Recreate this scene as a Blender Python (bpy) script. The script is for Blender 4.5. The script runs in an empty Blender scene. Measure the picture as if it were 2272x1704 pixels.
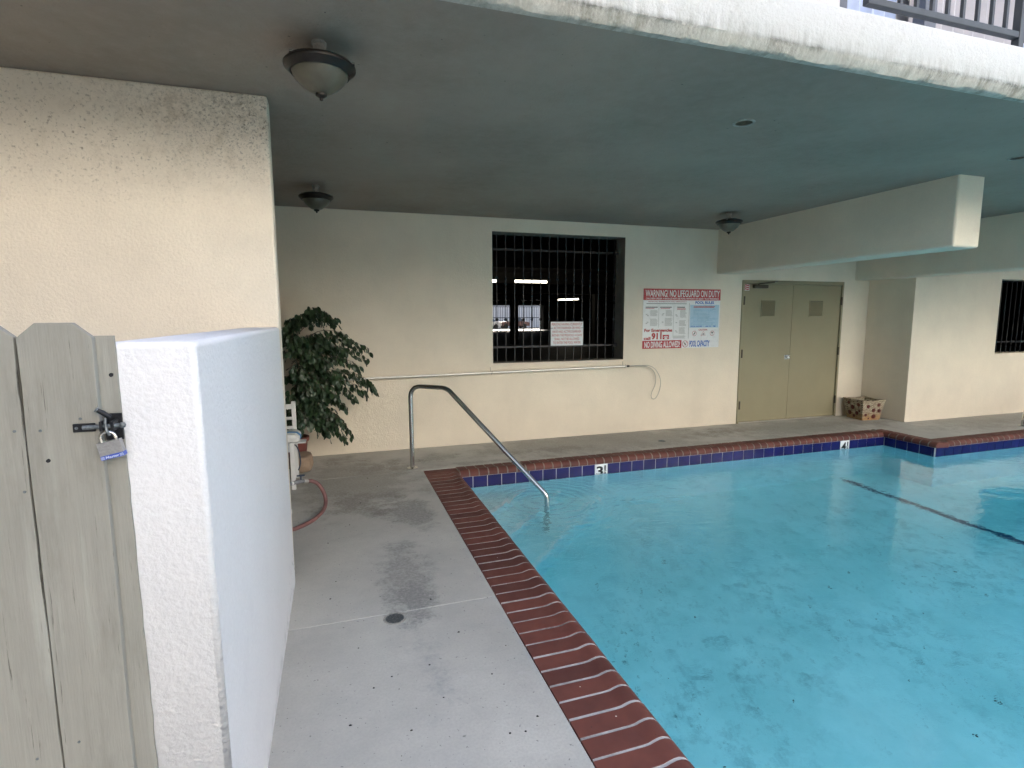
import bpy, bmesh, math, random
from mathutils import Vector, Matrix, noise as mnoise
R = math.radians
rnd = random.Random(7)
scene = bpy.context.scene
col = scene.collection

# ------------------------------------------------------------------ camera
cam_d = bpy.data.cameras.new('camera'); cam = bpy.data.objects.new('camera', cam_d); col.objects.link(cam)
cam_d.sensor_fit = 'HORIZONTAL'; cam_d.sensor_width = 36.0
cam_d.lens = 36.0 * 1204.17 / 2272.0
cam_d.clip_start = 0.05; cam_d.clip_end = 2000
cr = Vector((0.95112506, -0.30877798, -0.00415688)); cu = Vector((0.04162356, 0.11485104, 0.99251031)); cf = Vector((0.30598791, 0.94417445, -0.12209014))
cam.matrix_world = Matrix(((cr.x, cu.x, -cf.x, -2.6425), (cr.y, cu.y, -cf.y, -5.2297), (cr.z, cu.z, -cf.z, 1.5535), (0, 0, 0, 1)))
scene.camera = cam

# ------------------------------------------------------------------ sky, sun, exposure
SUN_EL, SUN_AZ = 36.0, 8.0          # azimuth measured from +Y towards +X: the sun stands behind the building
world = bpy.data.worlds.new('World'); scene.world = world; world.use_nodes = True
wn = world.node_tree.nodes; wl = world.node_tree.links
sky = wn.new('ShaderNodeTexSky'); sky.sky_type = 'NISHITA'; sky.sun_disc = False
sky.sun_elevation = R(SUN_EL); sky.sun_rotation = R(SUN_AZ)
sky.air_density = 0.8; sky.dust_density = 6.0; sky.ozone_density = 0.4; sky.altitude = 50
bg = wn['Background']; bg.inputs['Strength'].default_value = 0.12
hz = wn.new('ShaderNodeHueSaturation'); hz.inputs['Saturation'].default_value = 0.82   # hazy day
wl.new(sky.outputs[0], hz.inputs['Color']); wl.new(hz.outputs[0], bg.inputs[0])
sun_d = bpy.data.lights.new('sun', 'SUN'); sun_d.energy = 3.0; sun_d.angle = R(0.5); sun_d.color = (1, .95, .87)
sun = bpy.data.objects.new('sun', sun_d); col.objects.link(sun)
sv = Vector((math.sin(R(SUN_AZ)) * math.cos(R(SUN_EL)), math.cos(R(SUN_AZ)) * math.cos(R(SUN_EL)), math.sin(R(SUN_EL))))
sun.rotation_euler = sv.to_track_quat('Z', 'Y').to_euler()
scene.view_settings.view_transform = 'Standard'; scene.view_settings.look = 'None'
scene.view_settings.gamma = 1.0; scene.view_settings.use_curve_mapping = False
scene.view_settings.exposure = 2.95
scene.render.engine = 'CYCLES'
cy = scene.cycles
cy.use_denoising = True; cy.max_bounces = 10; cy.diffuse_bounces = 6; cy.glossy_bounces = 5; cy.transmission_bounces = 8
cy.caustics_refractive = True; cy.caustics_reflective = True; cy.blur_glossy = 0.3
cy.sample_clamp_indirect = 8.0

# ------------------------------------------------------------------ materials
MATS = {}
class NT:
    def __init__(s, name):
        s.m = bpy.data.materials.new(name); s.m.use_nodes = True
        s.t = s.m.node_tree; s.n = s.t.nodes; s.b = s.n['Principled BSDF']; s._pos = None
    def new(s, typ, **kw):
        nd = s.n.new(typ)
        for k, v in kw.items(): setattr(nd, k, v)
        return nd
    def link(s, a, b): s.t.links.new(a, b)
    def set(s, node, key, v):
        if hasattr(v, 'is_output') or isinstance(v, bpy.types.NodeSocket): s.link(v, node.inputs[key])
        else: node.inputs[key].default_value = v
    @property
    def pos(s):
        if s._pos is None: s._pos = s.new('ShaderNodeNewGeometry').outputs['Position']
        return s._pos
    def mapped(s, scale=(1, 1, 1), loc=(0, 0, 0), rot=(0, 0, 0)):
        m = s.new('ShaderNodeMapping'); s.link(s.pos, m.inputs['Vector'])
        m.inputs['Scale'].default_value = scale; m.inputs['Location'].default_value = loc; m.inputs['Rotation'].default_value = rot
        return m.outputs[0]
    def noise(s, scale, detail=4, rough=.55, vec=None, dist=0):
        n = s.new('ShaderNodeTexNoise'); s.link(vec or s.pos, n.inputs['Vector'])
        n.inputs['Scale'].default_value = scale; n.inputs['Detail'].default_value = detail; n.inputs['Roughness'].default_value = rough; n.inputs['Distortion'].default_value = dist
        return n.outputs['Fac']
    def ramp(s, fac, a, b, ca=0., cb=1.):
        r = s.new('ShaderNodeMapRange'); r.clamp = True
        s.set(r, 'Value', fac); r.inputs['From Min'].default_value = a; r.inputs['From Max'].default_value = b
        r.inputs['To Min'].default_value = ca; r.inputs['To Max'].default_value = cb
        return r.outputs[0]
    def mix(s, fac, a, b, mode='MIX'):
        m = s.new('ShaderNodeMix', data_type='RGBA', blend_type=mode)
        s.set(m, 0, fac)
        for i, v in ((6, a), (7, b)):
            if isinstance(v, bpy.types.NodeSocket): s.link(v, m.inputs[i])
            else: m.inputs[i].default_value = (*v, 1) if len(v) == 3 else v
        return m.outputs[2]
    def math(s, op, a, b=0.):
        m = s.new('ShaderNodeMath', operation=op); s.set(m, 0, a); s.set(m, 1, b); return m.outputs[0]
    def blob(s, centre, radii):
        """1 at the centre of an ellipsoid in world space, 0 outside it"""
        v = s.mapped(scale=[1 / r for r in radii], loc=[-c / r for c, r in zip(centre, radii)])
        l = s.new('ShaderNodeVectorMath', operation='LENGTH'); s.link(v, l.inputs[0])
        return s.ramp(l.outputs['Value'], 0., 1., 1., 0.)
    def color(s, c):
        if isinstance(c, bpy.types.NodeSocket): s.link(c, s.b.inputs['Base Color'])
        else: s.b.inputs['Base Color'].default_value = (*c, 1)
    def bump(s, h, strength=.3, dist=.01):
        b = s.new('ShaderNodeBump'); s.set(b, 'Height', h); b.inputs['Strength'].default_value = strength; b.inputs['Distance'].default_value = dist
        s.link(b.outputs[0], s.b.inputs['Normal']); return b
    def vary(s, c, amt=.12, scale=2.5, detail=5, vec=None):
        n = s.noise(scale, detail, .6, vec)
        lo = [x * (1 - amt) for x in c]; hi = [min(1, x * (1 + amt)) for x in c]
        return s.mix(s.ramp(n, .3, .7), lo, hi)
    def fin(s, rough=.6, metal=0., spec=.5):
        s.set(s.b, 'Roughness', rough); s.b.inputs['Metallic'].default_value = metal; s.b.inputs['Specular IOR Level'].default_value = spec
        return s.m
def simple(name, c, rough=.5, metal=0., amt=.1, scale=6., bump=0., bscale=60., bdist=.004, spec=.5):
    t = NT(name); t.color(t.vary(c, amt, scale))
    if bump: t.bump(t.noise(bscale, 4), bump, bdist)
    t.set(t.b, 'Roughness', t.ramp(t.noise(scale * 3, 3), .3, .7, max(0.02, rough - .06), rough + .06))
    t.b.inputs['Metallic'].default_value = metal; t.b.inputs['Specular IOR Level'].default_value = spec
    return t.m
def stucco(name, c, grime=.0, bump=.35, speck=None, amt=.075):
    t = NT(name); base = t.vary(c, amt, 1.3, 6)
    base = t.mix(t.ramp(t.noise(85, 4, .7), .35, .7, 0, .22), base, [x * .74 for x in c]); base = t.mix(t.ramp(t.noise(4.5, 8, .75), .55, .75, 0, .25), base, [x * .80 for x in c])
    v = t.mapped(scale=(1, 1, .35)); g = t.ramp(t.noise(2.2, 7, .65, v), .52, .8, 0, .22)
    base = t.mix(g, base, [x * .72 for x in c])
    for (cen, rad, a, b, dens, tone) in (speck or []):
        m = t.math('MULTIPLY', t.blob(cen, rad), t.ramp(t.noise(dens, 5, .7), a, b))
        base = t.mix(m, base, tone)
    t.color(base)
    h = t.math('ADD', t.noise(70, 5, .6), t.math('MULTIPLY', t.noise(9, 3), .7))
    t.bump(h, bump, .010)
    return t.fin(.9, 0, .2)

CREAM = (.765, .692, .562)
M = {}
M['cream'] = stucco('cream_stucco', CREAM)
M['cream_near'] = stucco('cream_stucco_mildewed', (.83, .755, .628), speck=[
    ((-2.95, -1.91, 2.62), (.75, .4, .42), .53, .66, 90, (.10, .09, .07)),
    ((-3.3, -1.91, 2.55), (1.0, .4, .45), .50, .80, 14, (.52, .44, .32)),
    ((-3.1, -1.91, 2.66), (.8, .4, .2), .45, .80, 30, (.30, .255, .19)),
    ((-3.8, -1.91, 2.5), (1.2, .4, .5), .55, .7, 60, (.25, .21, .15))], bump=.5)
M['white_stucco'] = stucco('white_stucco', (.84, .84, .85), bump=.42, amt=.02)
M['white_smooth'] = stucco('white_painted_render', (.83, .83, .835), bump=.6, amt=.02, speck=[((-2.93, -2.05, .10), (.3, .34, .16), .60, .63, 26, (.07, .065, .06)), ((-2.93, -2.5, .0), (.3, .9, .12), .48, .70, 14, (.42, .41, .40)), ((-2.93, -3.4, .0), (.3, .9, .07), .48, .70, 16, (.45, .44, .43)), ((-2.93, -1.95, .45), (.3, .06, .4), .62, .66, 40, (.3, .29, .27))])
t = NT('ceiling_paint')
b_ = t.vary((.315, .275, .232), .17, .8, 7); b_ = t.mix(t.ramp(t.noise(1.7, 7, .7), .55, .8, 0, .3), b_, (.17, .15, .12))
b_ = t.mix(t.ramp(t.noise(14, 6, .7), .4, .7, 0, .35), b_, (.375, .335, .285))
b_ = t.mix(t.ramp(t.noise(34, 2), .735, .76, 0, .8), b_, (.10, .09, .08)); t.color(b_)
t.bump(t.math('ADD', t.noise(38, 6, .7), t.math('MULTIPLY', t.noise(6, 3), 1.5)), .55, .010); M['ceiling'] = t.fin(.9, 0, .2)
# weathered white fascia with drip streaks
t = NT('fascia_paint'); b_ = t.vary((.70, .70, .67), .05, 1.5)
sep = t.new('ShaderNodeSeparateXYZ'); t.link(t.pos, sep.inputs[0]); zz = sep.outputs[2]
streak = t.noise(7, 8, .75, t.mapped(scale=(3.2, 1, .22)))
fine = t.noise(26, 9, .85, t.mapped(scale=(1, 1, .8)))
low = t.ramp(zz, 2.775, 2.86, 1, 0); lip = t.ramp(zz, 2.768, 2.784, 1, 0); clus = t.ramp(t.noise(2.3, 5, .6), .38, .62)
m1 = t.math('MULTIPLY', low, t.ramp(streak, .44, .70, 0, .75)); b_ = t.mix(m1, b_, (.30, .285, .23))
m2 = t.math('MULTIPLY', lip, t.ramp(t.math('ADD', t.math('MULTIPLY', fine, .6), t.math('MULTIPLY', streak, .4)), .42, .58, .15, 1)); b_ = t.mix(t.math('MULTIPLY', lip, .6), b_, (.62, .59, .50)); b_ = t.mix(t.math('MULTIPLY', t.math('MULTIPLY', m2, clus), .75), b_, (.14, .125, .09))
edge = t.math('MULTIPLY', clus, t.math('MULTIPLY', t.ramp(zz, 2.766, 2.776, 0, 1), t.ramp(zz, 2.78, 2.797, 1, 0)))
b_ = t.mix(t.math('MULTIPLY', edge, t.ramp(fine, .42, .6, .2, .95)), b_, (.05, .05, .04))
top = t.math('MULTIPLY', t.ramp(zz, 2.93, 2.985, 0, 1), t.ramp(t.noise(11, 8, .8, t.mapped(scale=(2.4, 1, .25))), .6, .72, 0, .7)); b_ = t.mix(top, b_, (.36, .35, .31))
b_ = t.mix(t.ramp(t.noise(3, 9, .85), .52, .75, 0, .55), b_, (.40, .39, .35)); t.color(b_)
t.bump(t.math('ADD', t.noise(45, 6, .7), t.math('MULTIPLY', t.noise(8, 4), 1.2)), .7, .012); M['fascia'] = t.fin(.85, 0, .25)
# concrete deck: real stains; broad back blobs also paint in slab shade
t = NT('deck_concrete'); b_ = t.vary((.50, .49, .445), .12, 1.6, 8)
b_ = t.mix(t.ramp(t.noise(5, 8, .7), .45, .75, 0, .45), b_, (.36, .355, .34))
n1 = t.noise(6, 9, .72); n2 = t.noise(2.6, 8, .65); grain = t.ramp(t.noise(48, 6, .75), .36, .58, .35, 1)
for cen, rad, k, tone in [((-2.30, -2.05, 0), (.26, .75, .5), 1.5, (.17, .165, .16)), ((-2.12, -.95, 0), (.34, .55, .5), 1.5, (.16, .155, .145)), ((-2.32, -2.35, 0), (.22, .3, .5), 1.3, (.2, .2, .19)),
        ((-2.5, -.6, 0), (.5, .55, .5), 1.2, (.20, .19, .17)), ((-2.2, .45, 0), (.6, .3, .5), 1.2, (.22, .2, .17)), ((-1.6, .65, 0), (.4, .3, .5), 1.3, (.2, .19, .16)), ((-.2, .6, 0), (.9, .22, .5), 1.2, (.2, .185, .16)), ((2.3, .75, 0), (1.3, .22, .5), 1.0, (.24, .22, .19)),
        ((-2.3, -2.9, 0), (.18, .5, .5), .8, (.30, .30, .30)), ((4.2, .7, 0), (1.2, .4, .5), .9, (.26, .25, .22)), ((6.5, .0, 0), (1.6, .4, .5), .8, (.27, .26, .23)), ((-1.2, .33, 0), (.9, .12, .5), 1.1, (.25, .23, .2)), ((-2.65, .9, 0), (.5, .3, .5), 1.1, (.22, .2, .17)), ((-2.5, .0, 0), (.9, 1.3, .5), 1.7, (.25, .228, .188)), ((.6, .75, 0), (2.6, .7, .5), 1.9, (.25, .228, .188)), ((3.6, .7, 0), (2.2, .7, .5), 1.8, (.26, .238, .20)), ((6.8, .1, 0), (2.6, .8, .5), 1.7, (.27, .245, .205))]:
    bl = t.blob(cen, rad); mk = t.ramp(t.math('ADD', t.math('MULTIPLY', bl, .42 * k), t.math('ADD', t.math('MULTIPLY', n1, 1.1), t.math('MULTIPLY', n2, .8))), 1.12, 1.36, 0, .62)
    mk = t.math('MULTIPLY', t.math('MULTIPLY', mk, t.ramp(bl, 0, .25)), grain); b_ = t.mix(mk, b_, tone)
b_ = t.mix(t.ramp(t.noise(90, 4, .7), .42, .68, 0, .30), b_, (.33, .32, .30)); b_ = t.mix(t.ramp(t.noise(55, 3, .5), .68, .71, 0, .7), b_, (.16, .16, .15)); 
b_ = t.mix(t.ramp(t.noise(4.3, 9, .8, t.mapped(loc=(7, 3, 0))), .60, .74, 0, .5), b_, (.58, .58, .56)); t.color(b_)
t.bump(t.math('ADD', t.noise(140, 5, .7), t.math('MULTIPLY', t.noise(12, 4), .8)), .25, .004)
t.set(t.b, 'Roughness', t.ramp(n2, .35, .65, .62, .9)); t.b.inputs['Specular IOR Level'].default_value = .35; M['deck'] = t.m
M['joint'] = simple('joint_filler', (.46, .45, .43), .95, amt=.3, scale=25)
# terracotta coping
t = NT('coping_brick'); oi = t.new('ShaderNodeObjectInfo')
b_ = t.mix(oi.outputs['Random'], (.115, .040, .031), (.185, .061, .044)); b_ = t.mix(t.ramp(t.noise(9, 7, .65), .4, .75, 0, .5), b_, (.10, .040, .034))
b_ = t.mix(t.ramp(t.noise(55, 3), .72, .76, 0, .5), b_, (.06, .03, .025)); t.color(b_)
t.bump(t.noise(160, 5, .65), .18, .002); t.set(t.b, 'Roughness', t.ramp(t.noise(14, 4), .35, .7, .58, .8)); t.b.inputs['Specular IOR Level'].default_value = .35; M['brick'] = t.m
t = NT('coping_mortar'); b_ = t.mix(t.ramp(t.noise(4, 8, .75), .44, .66), (.54, .53, .51), (.20, .185, .17)); t.color(b_)
t.bump(t.noise(120, 5), .4, .003); M['mortar'] = t.fin(.95, 0, .2)
M['mortar_back'] = simple('dark_back_mortar', (.24, .21, .175), .95, amt=.35, scale=12)  # darker mortar for the back and right-hand coping
M['tile_blue'] = simple('cobalt_glazed_tile', (.014, .015, .105), .14, amt=.3, scale=3.0, spec=.25)
M['tile_white'] = simple('white_glazed_tile', (.80, .82, .82), .12, amt=.03)
M['grout'] = simple('white_grout', (.70, .70, .72), .9, amt=.1, scale=20)
M['ink'] = simple('black_glaze', (.012, .014, .016), .25, amt=.1)
# pool plaster
t = NT('pool_plaster'); b_ = t.vary((.74, .93, .95), .05, .9, 6)
b_ = t.mix(t.ramp(t.noise(1.0, 9, .68), .42, .62, 0, .7), b_, (.50, .76, .77))
b_ = t.mix(t.math('MULTIPLY', t.ramp(t.noise(6, 9, .8), .50, .66, 0, .75), t.ramp(t.noise(.8, 4, .6, t.mapped(loc=(4, 2, 1))), .42, .62, .12, 1)), b_, (.26, .44, .46))
b_ = t.mix(t.math('MULTIPLY', t.ramp(t.noise(30, 5, .7), .58, .68, 0, .8), t.ramp(t.noise(1.3, 4, .6, t.mapped(loc=(1, 8, 1))), .45, .62)), b_, (.10, .20, .21)); t.color(b_)
t.bump(t.noise(30, 4), .2, .004); M['plaster'] = t.fin(.85, 0, .2)
M['step_edge'] = simple('white_step_edge', (.86, .95, .95), .8, amt=.04)  # pale strip added along each step edge
M['lane'] = simple('navy_lane_tile', (.025, .06, .13), .4, amt=.2)
# water: refracting surface with ripples, absorbing body
t = NT('pool_water'); t.b.inputs['Base Color'].default_value = (1, 1, 1, 1); t.b.inputs['Transmission Weight'].default_value = 1.0; t.b.inputs['IOR'].default_value = 1.333
t.b.inputs['Roughness'].default_value = 0.0
w1 = t.noise(6.5, 3, .5, t.mapped(scale=(1, 1.5, 1), rot=(0, 0, .35))); w2 = t.noise(16, 3, .55, t.mapped(scale=(1, 1.9, 1), rot=(0, 0, .3), loc=(3, 1, 0))); w3 = t.noise(1.4, 2, .5)
calm = t.math('ADD', t.ramp(t.noise(.55, 3), .4, .65, .16, .50), t.math('ADD', t.math('MULTIPLY', t.blob((-.5, -1.1, 0), (1.5, 1.5, 3)), 1.1), t.math('MULTIPLY', t.blob((6.5, -1.6, 0), (2.6, 1.1, 3)), 1.0)))
h = t.math('ADD', t.math('MULTIPLY', w1, .55), t.math('ADD', t.math('MULTIPLY', w2, .16), t.math('MULTIPLY', w3, .8)))
rv = t.mapped(loc=(.82, .66, 0)); ln = t.new('ShaderNodeVectorMath', operation='LENGTH'); t.link(rv, ln.inputs[0])
ring = t.math('MULTIPLY', t.math('SINE', t.math('ADD', t.math('MULTIPLY', ln.outputs['Value'], 70), t.math('MULTIPLY', w1, 9))), t.ramp(ln.outputs['Value'], .15, 1.1, .14, 0))
h = t.math('ADD', t.math('MULTIPLY', h, calm), ring)
t.bump(h, .85, .022)
va = t.new('ShaderNodeVolumeAbsorption'); va.inputs['Color'].default_value = (.07, .83, .92, 1); va.inputs['Density'].default_value = .34
t.link(va.outputs[0], t.n['Material Output'].inputs['Volume']); M['water'] = t.m
M['steel'] = simple('polished_steel', (.62, .62, .60), .20, 1.0, amt=.05, scale=20)
M['alu'] = simple('brushed_aluminium', (.70, .69, .66), .35, 1.0, amt=.06, scale=15)
M['wire'] = simple('dull_wire', (.45, .43, .38), .5, .6)
M['black_iron'] = simple('black_painted_iron', (.022, .024, .026), .5, .0, bump=.2, bscale=90)
M['rail_paint'] = simple('slate_painted_iron', (.045, .055, .065), .45, .0)
M['bronze'] = simple('dark_bronze', (.020, .017, .014), .42, .4, amt=.3, scale=25)
M['bowl'] = simple('alabaster_glass', (.105, .10, .072), .35, amt=.22, scale=14)
M['trim_grey'] = simple('can_trim', (.30, .29, .26), .6, amt=.35, scale=30)
M['door'] = simple('khaki_door_paint', (.275, .248, .155), .5, amt=.05, scale=2, bump=.08, bscale=20)
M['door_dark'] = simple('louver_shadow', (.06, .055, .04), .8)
M['hinge'] = simple('painted_hinge', (.075, .066, .045), .5, .3)
M['sign_white'] = simple('sign_white', (.78, .80, .80), .30, amt=.02)
M['sign_blue'] = simple('sign_pale_blue', (.40, .60, .74), .30, amt=.03)
M['sign_red'] = simple('sign_red', (.42, .012, .022), .30, amt=.05)
M['print_red'] = simple('print_red', (.42, .02, .025), .5, amt=.05)
M['print_pink'] = simple('print_faded_red', (.55, .20, .19), .5, amt=.1)
M['print_blue'] = simple('print_blue', (.02, .12, .48), .5, amt=.05)
M['print_grey'] = simple('print_grey', (.36, .38, .37), .6, amt=.2, scale=60)
M['print_pale'] = simple('print_pale_blue', (.28, .48, .64), .6, amt=.1)
M['print_black'] = simple('print_black', (.03, .03, .03), .5)
t = NT('laminate_film')   # clear wrinkled film over the sign
tr = t.new('ShaderNodeBsdfTransparent'); gl = t.new('ShaderNodeBsdfGlossy'); gl.inputs['Roughness'].default_value = .07
ms = t.new('ShaderNodeMixShader'); ms.inputs[0].default_value = .05
bm_ = t.new('ShaderNodeBump'); sp = t.new('ShaderNodeSeparateXYZ'); t.link(t.pos, sp.inputs[0])
wr = t.math('MULTIPLY', t.noise(16, 3, .5, t.mapped(scale=(1.6, 1, .5), rot=(0, .35, 0))), t.ramp(sp.outputs[2], 1.6, 1.9, 0.03, 1))
t.set(bm_, 'Height', wr); bm_.inputs['Strength'].default_value = 1; bm_.inputs['Distance'].default_value = .035
t.link(bm_.outputs[0], gl.inputs['Normal']); t.link(tr.outputs[0], ms.inputs[1]); t.link(gl.outputs[0], ms.inputs[2]); t.link(ms.outputs[0], t.n['Material Output'].inputs['Surface']); M['film'] = t.m
# gate timber
t = NT('olive_grey_fence_paint'); b_ = t.vary((.32, .312, .272), .08, 3)
gr = t.noise(9, 6, .65, t.mapped(scale=(9, 1, .35))); b_ = t.mix(t.ramp(gr, .35, .75, 0, .45), b_, (.25, .245, .21))
b_ = t.mix(t.ramp(t.noise(7, 4, .5, t.mapped(scale=(3.5, 1, .22), loc=(2, 0, 1))), .58, .78, 0, .55), b_, (.47, .48, .43))
b_ = t.mix(t.ramp(t.noise(22, 7, .7, t.mapped(scale=(7, 1, .16), loc=(5, 0, 0))), .63, .67, 0, .8), b_, (.06, .055, .045)); t.color(b_)
b_ = t.mix(t.ramp(t.noise(6, 8, .7, t.mapped(scale=(2.5, 1, .5), loc=(1, 0, 6))), .50, .72, 0, .5), b_, (.19, .185, .155)); t.color(b_)
t.bump(t.math('ADD', gr, t.math('MULTIPLY', t.noise(60, 5, .6, t.mapped(scale=(5, 1, .3))), .5)), .35, .004); M['gate'] = t.fin(.7, 0, .3)
M['rust'] = simple('weathered_zinc', (.16, .18, .19), .5, .6, amt=.5, scale=120, bump=.4, bscale=200, bdist=.002)
M['rust_dark'] = simple('dark_oily_iron', (.018, .02, .024), .45, .5, amt=.4, scale=80)
M['lock_steel'] = simple('padlock_steel', (.40, .40, .40), .42, .85, amt=.12, scale=200)
M['shackle'] = simple('padlock_shackle', (.62, .61, .56), .28, 1.0)
M['lock_blue'] = simple('padlock_blue_band', (.04, .085, .42), .4)
M['lock_white'] = simple('padlock_print', (.62, .68, .82), .5)
t = NT('ficus_leaf'); oi = t.new('ShaderNodeObjectInfo'); b_ = t.mix(t.ramp(t.noise(9, 4), .35, .7), (.012, .032, .014), (.040, .075, .030)); b_ = t.mix(t.math('MULTIPLY', oi.outputs['Random'], .4), b_, (.03, .055, .035)); t.color(b_); M['leaf'] = t.fin(.38, 0, .5)
M['bark'] = simple('ficus_bark', (.16, .13, .10), .85, amt=.25, scale=30, bump=.4)
M['pot'] = simple('red_clay_pot', (.16, .045, .036), .6, amt=.12)
M['soil'] = simple('dark_soil', (.03, .022, .016), .95, amt=.3, scale=60, bump=.6)
M['rock'] = simple('tan_stone', (.30, .22, .155), .9, amt=.2, scale=9, bump=.6, bscale=30, bdist=.01)
M['white_paint'] = simple('white_painted_wood', (.72, .73, .72), .5, amt=.05)
M['towel'] = simple('white_towel', (.74, .76, .74), .95, amt=.06, bump=.6, bscale=300)
M['towel_blue'] = simple('blue_towel_stripe', (.12, .30, .52), .95, amt=.15, bump=.6, bscale=300)
M['pvc'] = simple('grey_pvc', (.20, .205, .22), .5, amt=.15)
M['hose'] = simple('faded_red_hose', (.20, .095, .088), .55, amt=.15, scale=12)
M['cable'] = simple('navy_cable', (.03, .055, .09), .5)
t = NT('mosaic_wicker'); br = t.new('ShaderNodeTexBrick'); t.link(t.mapped(scale=(1, 1, 1), rot=(R(90), 0, R(6))), br.inputs['Vector']); br.inputs['Scale'].default_value = 26; br.inputs['Mortar Size'].default_value = .05; br.inputs['Brick Width'].default_value = .6; br.inputs['Row Height'].default_value = .4
br.inputs['Color1'].default_value = (.56, .50, .37, 1); br.inputs['Color2'].default_value = (.30, .23, .14, 1); br.inputs['Mortar'].default_value = (.09, .06, .04, 1)
sp = t.new('ShaderNodeSeparateXYZ'); t.link(t.pos, sp.inputs[0]); t.color(t.mix(t.ramp(t.math('ADD', sp.outputs[2], t.math('MULTIPLY', t.noise(12, 2), .1)), .10, .17, .75, 0), br.outputs[0], (.36, .20, .07))); M['basket'] = t.fin(.6)
M['maroon'] = simple('maroon_disc', (.10, .016, .010), .45, amt=.3, scale=60)
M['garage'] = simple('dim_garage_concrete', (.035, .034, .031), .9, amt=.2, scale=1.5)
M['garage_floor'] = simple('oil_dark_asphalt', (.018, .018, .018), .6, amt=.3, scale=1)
t = NT('fluorescent_tube'); t.b.inputs['Emission Color'].default_value = (1, .90, .72, 1); t.b.inputs['Emission Strength'].default_value = 2.2; t.color((.8, .8, .8)); M['tube'] = t.m
M['light_blocker'] = simple('light_blocker_stucco', (.10, .09, .075), .9, amt=.1, scale=1)  # dark so the added blocking walls return little light
M['street'] = simple('sunlit_street', (.12, .115, .105), .9, amt=.1, scale=1)
M['reveal'] = simple('dark_reveal', (.20, .19, .16), .8, amt=.15)  # dark grey strips lining the window opening's top, right and bottom
M['facade2'] = simple('low_bounce_stucco', (.14, .125, .10), .9, amt=.1, scale=1)  # dark so the wall on the left returns little light
M['lens'] = simple('dirty_can_lens', (.085, .07, .045), .8, amt=.4, scale=40, spec=.1)
M['opposite'] = stucco('sunlit_cream_stucco', (.66, .645, .62))
M['asphalt'] = simple('street_asphalt', (.06, .06, .058), .9, amt=.15, scale=1)
M['facade'] = stucco('facade_stucco', (.74, .71, .68))
M['glass'] = simple('door_glass', (.10, .14, .20), .04, amt=.2, scale=2, spec=1.0)
M['curtain'] = simple('pale_blue_curtain', (.55, .62, .78), .85, amt=.1)
M['curtain2'] = simple('grey_curtain', (.56, .54, .55), .9, amt=.06)
M['frame_dark'] = simple('dark_window_frame', (.13, .14, .16), .5)
M['car_white'] = simple('white_car_paint', (.75, .75, .72), .2); M['car_red'] = simple('red_car_paint', (.18, .10, .09), .2)
M['tyre'] = simple('tyre_rubber', (.02, .02, .02), .8); M['debris'] = simple('dark_crumb', (.022, .018, .015), .9, amt=.4, scale=200); M['chip'] = simple('white_chip', (.7, .68, .6), .8)
M['leaf_litter'] = simple('sunken_leaf', (.10, .13, .11), .9)

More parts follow.
